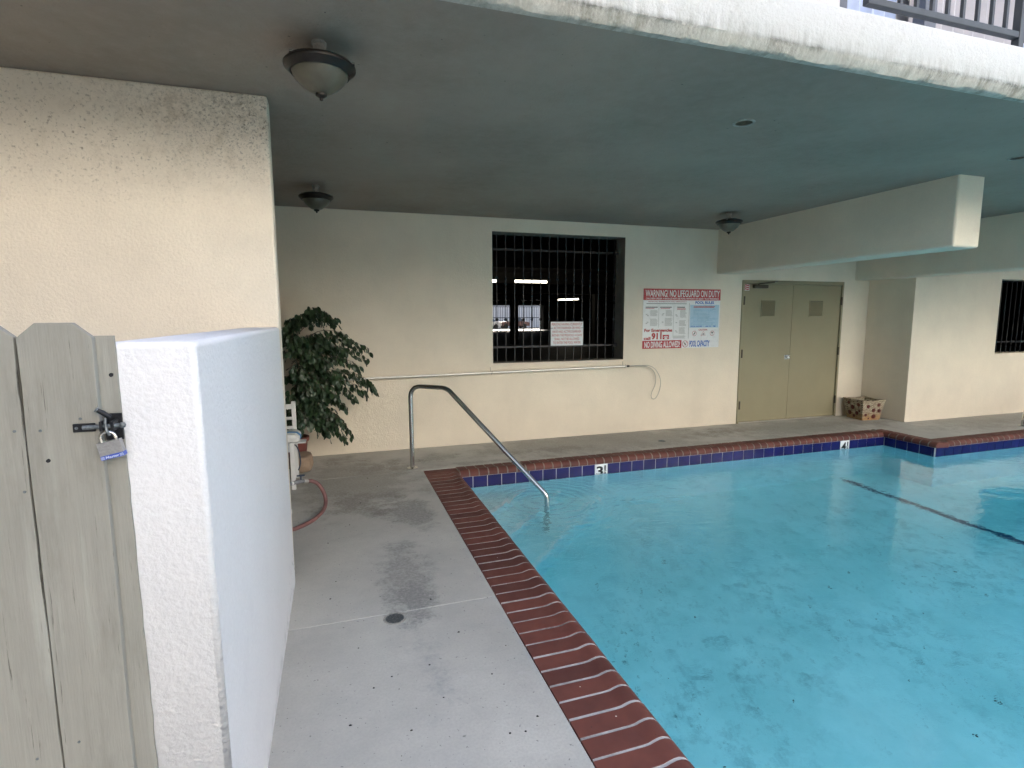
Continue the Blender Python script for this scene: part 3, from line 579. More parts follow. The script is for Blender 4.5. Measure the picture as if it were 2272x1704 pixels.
car('white car beyond the garage gate, far left in the barred window', 16.6, 66, 'car_white'); car('red car beyond the garage gate, beside the dark column', 21.0, 67, 'car_red')

# ================================================================== window grilles
def grille(lab, xs, y, z0, z1, knots, rails, xl, xr):
    g = thing('window_grille', lab, 'grille', (xs[0], y, z0), group='black window grilles')
    me = MB().box(-.005, .005, -.005, .005, z0, z1).mesh('bar', M['black_iron'])
    kn = MB().lathe([(.0, -.022), (.012, -.018), (.02, 0), (.012, .018), (0, .022)], (0, 0, 0), 8).mesh('knuckle', M['black_iron'], smooth=True)
    for x in xs:
        b = inst('bar', me, g, (x, y, 0))
        for z in knots: o = bpy.data.objects.new('knuckle', kn); col.objects.link(o); o.parent = b; o.location = (0, 0, z)
    for z in rails: MB().box(xl, xr, y + .008, y + .022, z - .012, z + .012).build('rail', M['black_iron'], g)
    return g
g1 = grille('black grille of upright bars in the window beside the rules sign', [-.694 + .1172 * k for k in range(15)], 1.385, .991, 2.574, (1.524, 2.039), (1.175, 2.395), -.810, .984)
for z in (2.395, 1.175): MB().box(.93, .984, 1.33, 1.384, z - .02, z + .02).build('bracket', M['black_iron'], g1)
grille('black grille of upright bars in the right-hand window at the picture edge', [7.12 + .117 * k for k in range(16)], .62, .964, 2.09, (), (1.13,), 7.051, 8.999)

# ================================================================== signs
sg = thing('window_sign', 'small white sign with faded red capitals tied to the window bars', 'sign', (.25, 1.36, 1.18))
MB().box(.025, .485, 1.356, 1.360, 1.181, 1.492).build('board', M['sign_white'], sg)
for i, (s, a, b) in enumerate([('PERSONS HAVING CURRENTLY', .038, .472), ('ACTIVE DIARRHEA OR WHO', .064, .448), ('HAVE HAD ACTIVE DIARRHEA', .050, .460), ('WITHIN THE PREVIOUS 14 DAYS', .038, .470), ('SHALL NOT BE ALLOWED', .078, .432), ('TO ENTER THE POOL WATER.', .058, .456)]):
    text('lettering', s, a, b, 1.443 - i * .0478, 1.476 - i * .0478, 1.3555, M['print_pink'], sg, .012)
for a, b in ((.018, .052), (.458, .492)): MB().box(a, b, 1.352, 1.3545, 1.407, 1.413).build('tie', M['black_iron'], sg)

ps = thing('pool_rules_sign', 'large red, white and blue pool rules sign on the cream wall', 'sign', (1.88, WY, 1.1))
SX0, SX1, SZ0, SZ1 = 1.265, 2.49, 1.124, 1.925
def sx(u): return SX0 + (SX1 - SX0) * u
def sz(v): return SZ1 - (SZ1 - SZ0) * v
def panel(n, u0, u1, v0, v1, m, lift=1): return MB().box(sx(u0), sx(u1), WY - .0062 - lift * .0008, WY - .0060, sz(v1), sz(v0)).build(n, M[m], ps)
def stext(s, u0, u1, v0, v1, m, bold=.02): return text('lettering', s, sx(u0), sx(u1), sz(v1), sz(v0), WY - .0081, M[m], ps, bold, .0005)
MB().box(SX0, SX1, WY - .006, WY - .0005, SZ0, SZ1).build('board', M['sign_white'], ps)
panel('red_header', 0, 1, 0, .19, 'sign_red'); panel('blue_panel', .60, .985, .265, .655, 'sign_blue'); panel('red_footer', 0, .50, .865, 1, 'sign_red'); panel('icon_panel', .60, .985, .665, .845, 'sign_white', 1.2)
stext('WARNING! NO LIFEGUARD ON DUTY', .025, .985, .022, .135, 'sign_white', .01); stext('CHILDREN UNDER 14 SHOULD NOT USE POOL WITHOUT AN ADULT IN ATTENDANCE', .03, .975, .148, .178, 'sign_white', .01)
stext('POOL RULES', .665, .915, .203, .253, 'print_blue', .04); stext('For Emergencies', .02, .375, .665, .735, 'print_red', .04); stext('call', .015, .10, .80, .852, 'print_red', .04); stext('911', .112, .24, .735, .848, 'print_red', .05)
stext('NO DIVING ALLOWED!', .025, .48, .88, .985, 'sign_white', .02); stext('POOL CAPACITY', .605, .875, .875, .985, 'print_blue', .03); stext('CAUTION', .72, .835, .677, .708, 'print_red', .02)
stext('POOL HOURS', .615, .765, .622, .645, 'print_blue', .02); stext('AM TO', .81, .885, .622, .645, 'print_blue', .02); stext('PM', .915, .945, .622, .645, 'print_blue', .02)
stext('ARTIFICIAL RESPIRATION AND EMERGENCY', .06, .55, .205, .225, 'print_red', .01)
def strips(name, rows, m):
    mb = MB()
    for u0, u1, v, h in rows: mb.box(sx(u0), sx(u1), WY - .0078, WY - .0062, sz(v + h), sz(v))
    return mb.build(name, M[m], ps)
strips('fine_print_heading', [(.03, .18, .30, .014), (.21, .36, .30, .014), (.43, .53, .30, .014), (.04, .55, .245, .008)], 'print_black')
strips('fine_print_subheading', [(.03, .14, .325, .008), (.22, .34, .325, .008), (.43, .54, .325, .008), (.43, .54, .342, .008), (.645, .93, .285, .011), (.645, .92, .305, .011)], 'print_red')
rows = []
for c0, c1, a, b in [(.09, .185, .36, .46), (.09, .185, .50, .62), (.285, .375, .36, .46), (.275, .375, .49, .62), (.47, .555, .36, .48), (.46, .555, .53, .62), (.46, .55, .65, .76), (.39, .55, .79, .83)]:
    v = a
    while v < b: rows.append((c0, c1 - rnd.uniform(0, .02), v, .0055)); v += .0125
for c, v in [(.035, .42), (.05, .44), (.035, .57), (.05, .55), (.235, .43), (.245, .41), (.24, .55), (.41, .43), (.42, .45), (.415, .56), (.41, .70), (.425, .72)]: rows.append((c, c + .02, v, .012))
strips('fine_print', rows, 'print_grey')
strips('column_rule', [(.195, .198, .29, .36), (.385, .388, .29, .53), (.585, .590, .24, .60)], 'print_grey')
rr = []; v = .335
for k in range(12): rr.append((.645, rnd.choice([.86, .90, .94, .82]), v, .009)); v += .0235
strips('rules_text', rr, 'print_pale')
def ring(u, v, ru, rv, th, m, n=20):
    mb = MB(); pts = []
    for k in range(n):
        a = 2 * math.pi * k / n; pts.append((math.cos(a), math.sin(a)))
    vs = [(sx(u + ru * c * s_), WY - .0082, sz(v + rv * w * s_)) for s_ in (1, 1 - th) for c, w in pts] + [(sx(u + ru * c * s_), WY - .0070, sz(v + rv * w * s_)) for s_ in (1, 1 - th) for c, w in pts]
    fs = [(k, (k + 1) % n, n + (k + 1) % n, n + k) for k in range(n)] + [(2 * n + k, 2 * n + (k + 1) % n, 3 * n + (k + 1) % n, 3 * n + k) for k in range(n)]
    return mb.add(vs, fs).build('icon_ring', M[m], ps)
def sline(name, pts, w, m, y=.0079):
    mb = MB(); mb.tube([(sx(a), WY - y, sz(b)) for a, b in pts], w, 6); return mb.build(name, M[m], ps)
ring(.665, .755, .029, .044, .14, 'print_red'); ring(.905, .755, .029, .044, .14, 'print_red'); ring(.548, .932, .039, .058, .13, 'print_red')
sline('icon_slash', [(.522, .975), (.574, .89)], .0025, 'print_red'); sline('diver_icon', [(.532, .905), (.545, .93), (.562, .955)], .005, 'print_black'); sline('runner_icon', [(.655, .775), (.665, .755), (.675, .735)], .006, 'print_black')
sline('triangle_icon', [(.755, .795), (.785, .712), (.815, .795), (.755, .795)], .002, 'print_red'); sline('triangle_figure', [(.775, .775), (.787, .755), (.795, .785)], .004, 'print_black'); sline('glass_icon', [(.905, .735), (.905, .78)], .003, 'print_black')
MB().prism([(sx(.888), sz(.733)), (sx(.922), sz(.733)), (sx(.905), sz(.76))], WY - .0082, WY - .0070, 'xz').build('glass_icon', M['print_black'], ps)
panel('phone_box', .255, .335, .77, .845, 'sign_red'); sline('phone_icon', [(.268, .815), (.275, .80), (.295, .795), (.315, .80), (.322, .815)], .005, 'sign_white', .0072)
MB().prism([(sx(.275), sz(.838)), (sx(.283), sz(.812)), (sx(.307), sz(.812)), (sx(.315), sz(.838))], WY - .0080, WY - .0066, 'xz').build('phone_icon', M['sign_white'], ps)
MB().add([(SX0 - .002, WY - .0100, SZ0 - .002), (SX1 + .002, WY - .0100, SZ0 - .002), (SX1 + .002, WY - .0100, SZ1 + .002), (SX0 - .002, WY - .0100, SZ1 + .002)], [(0, 1, 2, 3)]).build('laminate', M['film'], ps)

# ================================================================== double door
dd = thing('double_door', 'khaki painted steel double door with two louvred vents', 'door', (3.8, WY, 0))
MB().box(2.857, 2.892, WY - .012, WY + .09, 0, 2.062).box(4.698, 4.732, WY - .012, WY + .09, 0, 2.062).box(2.8925, 4.6975, WY - .012, WY + .09, 2.010, 2.062).build('frame', M['door'], dd, bevel=.004)
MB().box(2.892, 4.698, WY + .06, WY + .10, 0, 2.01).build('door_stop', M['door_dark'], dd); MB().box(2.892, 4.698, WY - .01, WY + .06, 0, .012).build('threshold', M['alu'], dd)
for x0, x1, lx0, lx1, hx in [(2.895, 3.780, 3.212, 3.464, 2.893), (3.784, 4.695, 4.099, 4.36, 4.697)]:
    lf = MB().box(x0, x1, WY + .010, WY + .055, .016, 2.007).build('door_leaf', M['door'], dd, bevel=.002)
    lv = MB()
    lv.box(lx0, lx1, WY + .001, WY + .011, 1.544, 1.556).box(lx0, lx1, WY + .001, WY + .011, 1.776, 1.788).box(lx0, lx0 + .012, WY + .001, WY + .011, 1.5561, 1.7759).box(lx1 - .012, lx1, WY + .001, WY + .011, 1.5561, 1.7759)
    for k in range(13):
        z = 1.563 + k * .0165; lv.box(-.0, lx1 - lx0 - .025, -.001, .001, -.009, .009, Matrix.Translation((lx0 + .0125, WY + .004, z)) @ Matrix.Rotation(R(38), 4, 'X'))
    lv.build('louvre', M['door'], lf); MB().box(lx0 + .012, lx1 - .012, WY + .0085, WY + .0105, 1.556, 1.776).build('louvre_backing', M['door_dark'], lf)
    for z in (.27, 1.02, 1.775): MB().lathe([(.013, -.06), (.013, .06)], (hx, WY - .012, z), 10).build('hinge', M['hinge'], dd)
MB().box(3.68, 3.776, WY + .003, WY + .012, .915, .985).build('latch_plate', M['steel'], dd, bevel=.004)
MB().lathe([(.011, 0), (.011, .025), (.018, .030), (.021, .041), (.016, .051), (0, .054)], (3.72, WY + .005, .95), 16, Matrix.Rotation(R(90), 3, 'X')).build('knob', M['steel'], dd, smooth=True)
cl = MB().box(3.04, 3.28, WY - .045, WY + .008, 1.950, 1.998).build('door_closer', M['hinge'], dd, bevel=.008)
MB().tube([(3.10, WY - .03, 2.0), (3.12, WY - .05, 2.012), (3.27, WY - .16, 2.03), (3.44, WY - .035, 2.052)], .008, 8).build('closer_arm', M['hinge'], cl)
st = MB().box(2.904, 2.990, WY + .0085, WY + .0105, 1.918, 2.003).build('sticker', M['sign_white'], dd)
for k in range(3):
    z = 1.928 + k * .027; pts = [(2.908 + .078 * i / 10, z + .004 * math.sin(i * .75)) for i in range(11)]
    MB().prism(pts + [(x, zz + .016) for x, zz in reversed(pts)], WY + .0078, WY + .009, 'xz').build('sticker_stripe', M['sign_red'], st)

# ================================================================== ceiling lamps
def lamp(lab, x, y):
    l = thing('ceiling_lamp', lab, 'lamp', (x, y, ZC), group='bronze bowl lamps')
    MB().lathe([(.030, ZC - .001), (.034, ZC - .012), (.026, ZC - .016), (.024, ZC - .07), (.028, ZC - .075)], (x, y, 0), 14, jag=.12).build('canopy', M['trim_grey'], l)
    MB().lathe([(.028, ZC - .070), (.09, ZC - .074), (.140, ZC - .090), (.150, ZC - .102), (.149, ZC - .110), (.140, ZC - .118), (.124, ZC - .134), (.119, ZC - .133), (.115, ZC - .12)], (x, y, 0), 40).build('pan', M['bronze'], l, smooth=True)
    MB().lathe([(.118, ZC - .128), (.114, ZC - .142), (.098, ZC - .166), (.072, ZC - .190), (.045, ZC - .207), (.018, ZC - .215), (.0, ZC - .216)], (x, y, 0), 40).build('glass_bowl', M['bowl'], l, smooth=True)
    MB().lathe([(.0, ZC - .210), (.024, ZC - .211), (.024, ZC - .222), (.014, ZC - .228), (.007, ZC - .231), (.008, ZC - .239), (.0, ZC - .243)], (x, y, 0), 16).build('finial', M['bronze'], l, smooth=True)
    clip = MB()
    for a in (-20, 100, 220): clip.box(-.006, .006, -.012, .012, -.004, .004, Matrix.Translation((x + .145 * math.cos(R(a)), y + .145 * math.sin(R(a)), ZC - .095)))
    clip.build('clip', M['steel'], l)
lamp('nearest and largest bronze bowl lamp, hanging by the near wall corner', -2.657, -2.60)
lamp('bronze bowl lamp in the dark left corner above the leafy plant', -2.755, .103)
lamp('small bronze bowl lamp next to the blunt beam, above the rules sign', 1.725, .112)
for lab, x, y in [('round recessed ceiling light between the white fascia and the blunt beam', -.201, -2.338), ('round recessed ceiling light at the right edge of the picture', 2.32, -2.344)]:
    c = thing('recessed_light', lab, 'light', (x, y, ZC), group='recessed ceiling lights')
    MB().lathe([(.050, ZC - .001), (.052, ZC - .006), (.064, ZC - .005), (.066, ZC + .001)], (x, y, 0), 28, cap=False).build('trim_ring', M['trim_grey'], c, smooth=True)
    MB().lathe([(.050, ZC - .0008), (.0, ZC - .0012)], (x, y, 0), 24).build('lens', M['lens'], c)

# ================================================================== handrails
hr = thing('pool_handrail', 'stainless steel handrail curving down into the corner of the pool', 'handrail', (-1.936, .32, 0))
hd = Vector((.7517, -.6600, 0)); hp = Vector((-1.936, .32, 0))
pts = [hp + hd * s_ + Vector((0, 0, z)) for s_, z in [(0, -.02), (0, .862), (.425, .862), (1.483, -.105), (1.483, -.90)]]
MB().tube(fillet(pts, [.13, .16, .10], 12), .0235, 20).build('rail_tube', M['steel'], hr, smooth=True)
MB().lathe([(.055, .0), (.055, .006), (.03, .016), (.026, .02)], hp, 28).build('escutcheon', M['steel'], hr, smooth=True)
gr_ = thing('ladder_handrail', 'steel grab rail post on the deck at the right picture edge', 'handrail', (6.5, -.3, 0))
p0 = Vector((6.52, -.30, 0)); pts = [p0 + Vector((0, 0, -.01)), p0 + Vector((.0, 0, .10)), p0 + Vector((.03, 0, .24)), p0 + Vector((.45, -.12, .70)), p0 + Vector((.75, -.5, .70)), p0 + Vector((.75, -.62, -.6))]
MB().tube(fillet(pts, [.2, .2, .15, .12], 10), .024, 16).build('rail_tube', M['steel'], gr_, smooth=True); MB().lathe([(.055, 0), (.055, .006), (.03, .016)], p0, 24).build('escutcheon', M['steel'], gr_, smooth=True)

# ================================================================== rescue pole on the wall
rp = thing('rescue_pole', 'long aluminium rescue pole with wire crook hung on the wall', 'pole', (-1, 1.11, .9))
MB().tube([(-2.95, 1.11, .862), (1.0, 1.11, .905)], .0145, 12).build('pole', M['alu'], rp, smooth=True)
MB().tube([(1.0, 1.11, .905), (1.045, 1.11, .9055)], .013, 12).build('end_cap', M['black_iron'], rp)
MB().tube(spline([(1.03, 1.11, .908), (1.20, 1.11, .910), (1.36, 1.11, .898), (1.46, 1.105, .83), (1.525, 1.10, .70), (1.515, 1.10, .57), (1.468, 1.10, .47), (1.425, 1.105, .445), (1.395, 1.11, .475), (1.40, 1.112, .53), (1.452, 1.115, .64), (1.455, 1.115, .75), (1.41, 1.115, .84), (1.31, 1.115, .89), (1.18, 1.115, .902), (1.03, 1.112, .900)], 8), .0045, 8).build('crook', M['wire'], rp, smooth=True)
for k, x in enumerate((-.85, .975)):
    h = thing('wall_hook', ['small wire hook holding the rescue pole below the left window corner', 'small wire hook holding the rescue pole below the right window corner'][k], 'hook', (x, WY, .9), group='rescue pole hooks')
    z = .885 + .0109 * (x + .85)
    MB().tube(spline([(x, WY + .01, z + .055), (x, WY - .01, z + .055), (x, WY - .012, z + .01), (x, 1.125, z - .012), (x, 1.105, z - .022), (x, 1.085, z - .005), (x, 1.082, z + .03)], 6), .0035, 8).build('hook_wire', M['wire'], h, smooth=True)

# ================================================================== gate, bolt, padlock
gt = thing('wooden_gate', 'olive grey painted dog-eared picket gate against the low wall', 'gate', (-3.3, -3.87, 0))
def picket(x0, x1, zt):
    c = .030; mb = MB(); n = 14; y0, y1 = -3.8835, -3.8655
    poly = [(x0, .04)] + [(x0 + rnd.uniform(-.0012, .0012), .04 + (zt - c - .04) * k / n) for k in range(1, n)] + [(x0, zt - c), (x0 + c * 1.1, zt), (x1 - c * 1.1, zt), (x1, zt - c)] + [(x1 + rnd.uniform(-.0012, .0012), zt - c - (zt - c - .04) * k / n) for k in range(1, n)] + [(x1, .04)]
    mb.prism(poly, y0, y1, 'xz'); return mb.build('board', M['gate'], gt, bevel=.0015)
for x0, x1, zt in [(-3.661, -3.526, 1.543), (-3.5215, -3.3915, 1.545), (-3.387, -3.2575, 1.548), (-3.2535, -3.1245, 1.546)]: picket(x0, x1, zt)
n = 40; edge = [(-3.0915 + .0105 * (1 - k / n) * .9 + rnd.uniform(-.0012, .0012), .04 + (1.518 - .04) * k / n) for k in range(n + 1)]
MB().prism([(-3.20, .04)] + edge + [(-3.20, 1.518)], -3.8645, -3.8575, 'xz').build('stile', M['gate'], gt)
MB().box(-3.66, -3.205, -3.8645, -3.830, .25, .34).box(-3.66, -3.205, -3.8645, -3.830, 1.22, 1.31).build('cross_rail', M['gate'], gt)
sc_me = MB().lathe([(.003, -.001), (.003, .0010), (.0015, .0014), (0, .0004)], (0, 0, 0), 10, Matrix.Rotation(R(90), 3, 'X')).mesh('screw', M['rust'], smooth=True)
for x, z in [(-3.272, 1.327), (-3.229, 1.325), (-3.267, 1.199), (-3.158, 1.346), (-3.222, .62), (-3.3, .60)]: inst('screw', sc_me, gt, (x, -3.8838, z))
MB().lathe([(.0, 0), (.0042, .0004)], (-3.221, -3.8839, 1.261), 9, Matrix.Rotation(R(90), 3, 'X'), jag=.2).build('knot_hole', M['rust_dark'], gt)
MB().lathe([(.0, 0), (.0042, .0004)], (-3.102, -3.8651, 1.434), 9, Matrix.Rotation(R(90), 3, 'X'), jag=.25).build('knot_hole', M['rust_dark'], gt)
lt = thing('slide_bolt', 'rusty slide bolt on the gate holding the padlock', 'bolt', (-3.12, -3.89, 1.33))
MB().box(-3.172, -3.132, -3.8885, -3.8838, 1.318, 1.336).build('strap', M['rust_dark'], lt, bevel=.0015)
for x in (-3.165, -3.150): inst('bolt_screw', sc_me, lt, (x, -3.8892, 1.327))
MB().tube([(-3.152, -3.894, 1.328), (-3.083, -3.894, 1.3295)], .0047, 14).build('rod', M['rust'], lt, smooth=True)
MB().lathe([(0, -.0065), (.005, -.005), (.0068, 0), (.005, .005), (0, .0065)], (-3.081, -3.894, 1.3295), 14).build('rod_end', M['rust'], lt, smooth=True)
MB().box(-3.1215, -3.0885, -3.8695, -3.8650, 1.294, 1.352).build('keeper_plate', M['rust_dark'], lt, bevel=.001)
for x in (-3.118, -3.098): MB().box(x - .003, x + .003, -3.9005, -3.8700, 1.319, 1.340).build('keeper_loop', M['rust_dark'], lt, bevel=.0008)
MB().tube([(-3.1205, -3.904, 1.3655), (-3.112, -3.899, 1.358), (-3.102, -3.894, 1.3475)], [.0045, .0052, .0058], 10).build('handle', M['rust_dark'], lt, smooth=True)
MB().tube([(-3.1205, -3.904, 1.3655), (-3.1225, -3.905, 1.3672)], [.0055, .0055], 10).build('handle_tip', M['rust'], lt, smooth=True)
MB().tube([(-3.109, -3.899, 1.347), (-3.109, -3.902, 1.335), (-3.107, -3.902, 1.318), (-3.103, -3.900, 1.310)], .0028, 8).build('hasp_eye', M['rust'], lt, smooth=True)
pk = thing('padlock', 'laminated steel padlock with blue band hanging from the gate bolt', 'padlock', (-3.103, -3.90, 1.26))
PM = Matrix.Translation((-3.1025, -3.898, 1.279)) @ Matrix.Rotation(R(-12), 4, 'Y')
body = MB()
for k in range(9): z = -.0085 + k * .0031; body.box(-.0212, .0212, -.0085 + (.0004 if k % 2 else 0), .0085, z, z + .0030, PM)
lb = body.build('lock_body', M['lock_steel'], pk)
bb = MB().box(-.0217, .0217, -.0092, .0092, -.0175, -.0086, PM).build('band', M['lock_blue'], pk, bevel=.0008)
text('lettering', 'Master', -.0125, .0125, -.0158, -.0102, -.0093, M['lock_white'], bb, .02, .0002, M=PM, slant=.15)
for s_ in (-1, 1):
    for k in range(3): MB().box(s_ * .0175 - .0035, s_ * .0175 + .0035, -.0096, -.0093, -.0158 + k * .0022, -.0149 + k * .0022, PM).build('stripe', M['lock_white'], bb)
MB().tube([PM @ Vector(p) for p in spline([(-.0135, 0, .016), (-.0135, 0, .026), (-.011, 0, .034), (0, 0, .0395), (.011, 0, .034), (.0135, 0, .026), (.0135, 0, .016)], 6)], .0033, 12).build('shackle', M['shackle'], pk, smooth=True)

# ================================================================== corner with plant, chair and hose
pt = thing('potted_ficus', 'dark green weeping ficus in a red pot in the left corner', 'plant', (-3.13, .76, 0))
pc = (-3.10, .78, 0)
MB().lathe([(.10, .0), (.135, .27), (.15, .275), (.152, .32), (.138, .322), (.13, .29), (.0, .285)], pc, 28).build('pot', M['pot'], pt, smooth=True); MB().lathe([(.13, .292), (.0, .297)], pc, 16).build('soil', M['soil'], pt)
trunk = spline([(-3.10, .78, .28), (-3.09, .76, .55), (-3.05, .74, .85), (-3.02, .70, 1.15), (-3.0, .66, 1.42)], 6)
MB().tube(trunk, [.022 - .014 * i / len(trunk) for i in range(len(trunk))], 8).build('trunk', M['bark'], pt, smooth=True)
MB().tube(spline([(-3.13, .80, .28), (-3.18, .80, .6), (-3.22, .76, 1.0), (-3.24, .72, 1.35)], 6), .012, 8).build('trunk', M['bark'], pt, smooth=True)
def leaf_shape():
    pr = [(0, .0), (.15, .20), (.4, .30), (.65, .26), (.85, .12), (1.0, 0)]
    vs = []; fs = []
    for u, w in pr: vs += [(u, -w, .06 * w), (u, 0, -.02 + .12 * u * u * -1), (u, w, .06 * w)]
    for i in range(len(pr) - 1):
        a = 3 * i; fs += [(a, a + 3, a + 4, a + 1), (a + 1, a + 4, a + 5, a + 2)]
    return vs, fs
LV, LF = leaf_shape()
lm = bpy.data.meshes.new('leaf'); lm.from_pydata(LV, [], LF); lm.materials.append(M['leaf']); lm.shade_smooth()
twigs = MB(); leaves = []
def branch(start, end, sag, nl, spread=.035, L=.07):
    a, b = Vector(start), Vector(end); pts = []
    for i in range(9):
        u = i / 8; p = a.lerp(b, u); p.z += sag * (4 * u * (1 - u)) ; p += Vector((rnd.uniform(-1, 1), rnd.uniform(-1, 1), rnd.uniform(-1, 1))) * .008; pts.append(p)
    twigs.tube(pts, [.005 - .0035 * i / 8 for i in range(9)], 5)
    for k in range(nl):
        u = .25 + .75 * (k + rnd.random()) / nl; f = u * 8; i = min(7, int(f)); p = pts[i].lerp(pts[i + 1], f - i); d = (pts[i + 1] - pts[i]).normalized()
        side = d.cross(Vector((0, 0, 1))).normalized() * (1 if k % 2 else -1)
        dr = (d * rnd.uniform(.1, .5) + side * rnd.uniform(.15, .6) + Vector((rnd.uniform(-.25, .25), rnd.uniform(-.25, .25), -rnd.uniform(.45, 1.15)))).normalized()
        leaves.append((p + side * rnd.uniform(0, spread) + Vector((0, rnd.uniform(-.02, .02), rnd.uniform(-spread, spread * .4))), dr, L * rnd.uniform(.75, 1.2)))
# the outline of the crown in the corner: long sprays to the right, dense core
core = Vector((-3.04, .68, 1.0))
tips = [(-2.70, .62, 1.60, .10), (-2.80, .60, 1.66, .06), (-2.62, .60, 1.52, .10), (-2.45, .66, 1.30, .16), (-2.33, .70, 1.12, .16), (-2.30, .72, 1.22, .16), (-2.42, .62, 1.05, .12), (-2.26, .70, .84, .16), (-2.24, .66, .78, .18), (-2.34, .70, .76, .14), (-2.45, .66, .72, .12), (-2.55, .62, .62, .10), (-2.62, .6, .50, .08), (-2.52, .62, .34, .16), (-2.58, .6, .30, .12), (-2.72, .58, .36, .08), (-2.82, .56, .42, .06), (-2.95, .55, 1.58, .05), (-3.05, .56, 1.52, .05), (-3.15, .56, 1.44, .05), (-3.22, .58, 1.38, .04), (-2.75, .5, .8, .08), (-2.7, .52, 1.1, .08), (-2.9, .45, .75, .06), (-2.85, .48, 1.2, .05), (-3.0, .42, 1.0, .05), (-3.1, .45, .7, .05), (-3.3, .5, .9, .05), (-2.6, .6, .9, .12), (-2.55, .62, 1.2, .12), (-3.35, .6, 1.2, .05), (-2.95, .45, .5, .05), (-3.05, .5, .42, .04), (-3.2, .5, .5, .04), (-2.62, .55, .72, .10), (-2.78, .95, .9, .08), (-2.6, .98, 1.15, .1), (-2.9, 1.0, 1.3, .06), (-2.88, .56, .62, .05), (-2.75, .55, 1.35, .07), (-2.95, .5, 1.35, .05)]
for (x, y, z, sag) in tips:
    st_ = Vector((-3.04 + rnd.uniform(-.05, .05), .70 + rnd.uniform(-.06, .06), min(1.42, max(.5, z * .72 + .30))))
    branch(st_, (x, y, z), sag, 62, .05, .064)
for k in range(26):
    a = rnd.uniform(-1.6, 2.2); rr_ = rnd.uniform(.16, .36); z = rnd.uniform(.5, 1.45); e_ = (-3.02 + rr_ * math.cos(a) * 1.1, .68 - abs(rr_ * math.sin(a)) * .8, z - .1)
    branch((-3.04, .70, min(1.4, z + .05)), e_, .05, 44, .045, .066)
twigs.build('twigs', M['bark'], pt)
def leaf_mat(p, d, L):
    y = d.orthogonal().normalized(); y = Matrix.Rotation(rnd.uniform(0, 6.28), 3, d) @ y; z = d.cross(y)
    return Matrix.Translation(p) @ Matrix((d, y, z)).transposed().to_4x4() @ Matrix.Scale(L, 4)
eye = Vector(cam.matrix_world.translation)
leaves.sort(key=lambda l: (l[0] - eye).length - (3 if l[0].x > -2.85 else 0))
inv = Matrix.Translation(-Vector(pt.location)); rest = MB()
for i, (p, d, L) in enumerate(leaves):
    if p.y > 1.12: p = Vector((p.x, 1.12, p.z))
    X = leaf_mat(p, d, L)
    if i < 290:
        o = bpy.data.objects.new('leaf', lm); col.objects.link(o); o.parent = pt; o.matrix_parent_inverse = inv; o.matrix_basis = X
    else: rest.add([X @ Vector(v) for v in LV], LF)
rest.build('foliage', M['leaf'], pt, kind='stuff').data.shade_smooth()
# tan boulder at the pot
bm = bmesh.new(); bmesh.ops.create_icosphere(bm, subdivisions=4, radius=1)
for v in bm.verts:
    c = v.co.copy(); k = 1 / max(abs(c.x), abs(c.y) * .95, abs(c.z) * 1.05) ** .55; n = 1 + .10 * mnoise.noise(c * 1.7 + Vector((3, 1, 2))) + .03 * mnoise.noise(c * 6)
    v.co = Vector((-3.03 + c.x * k * n * .115, .58 + c.y * k * n * .16, .095 + c.z * k * n * .095)); v.co.z = max(v.co.z, -.004)
me = bpy.data.meshes.new('boulder'); bm.to_mesh(me); bm.free(); me.materials.append(M['rock']); me.shade_smooth()
tag(link(bpy.data.objects.new('boulder', me)), 'tan boulder on the deck in front of the red plant pot', 'rock')
# white slatted chair
ch = thing('garden_chair', 'white painted slatted garden chair half hidden by the near wall', 'chair', (-3.3, .2, 0))
for x, y, z in [(-3.056, .36, .755), (-3.52, .36, .755), (-3.058, -.04, .44), (-3.52, -.04, .44)]: MB().box(x - .019, x + .019, y - .019, y + .019, 0, z).build('leg', M['white_paint'], ch, bevel=.004)
for z in (.705, .59, .50): MB().box(-3.50, -3.076, .352, .372, z - (.024 if z > .7 else .015), z + (.024 if z > .7 else .015)).build('back_slat', M['white_paint'], ch, bevel=.003)
for k in range(6): MB().box(-3.535, -3.04, -.055 + k * .067, -.055 + k * .067 + .055, .401, .419).build('seat_slat', M['white_paint'], ch, bevel=.003)
MB().box(-3.50, -3.078, -.05, -.03, .35, .40).box(-3.07, -3.05, -.02, .34, .35, .40).build('apron', M['white_paint'], ch)
MB().tube(spline([(-3.06, .10, .38), (-3.04, .14, .37), (-3.02, .2, .30), (-3.01, .22, .18), (-3.03, .2, .11)], 6), .006, 8).build('tie_cord', M['cable'], ch, smooth=True)
tw = thing('folded_towel', 'white towel with a blue stripe folded on the chair seat', 'towel', (-3.1, .15, .42))
prof = [(-.12, .0), (-.10, .055), (-.03, .075), (.05, .07), (.085, .04), (.08, .01), (.06, 0)]
MB().prism([(-3.07 + a * .9, .4205 + b) for a, b in prof], .03, .30, 'xz').build('towel_roll', M['towel'], tw, bevel=.012, smooth=True)
MB().prism([(-3.07 + a * .96 + .004, .4205 + b * 1.06) for a, b in prof[1:6]], .12, .17, 'xz').build('blue_stripe', M['towel_blue'], tw, bevel=.006, smooth=True)
MB().box(-3.14, -2.945, .06, .20, .421, .429, Matrix.Translation((0, 0, -.02)) @ Matrix.Identity(4)).build('loose_flap', M['towel'], tw)
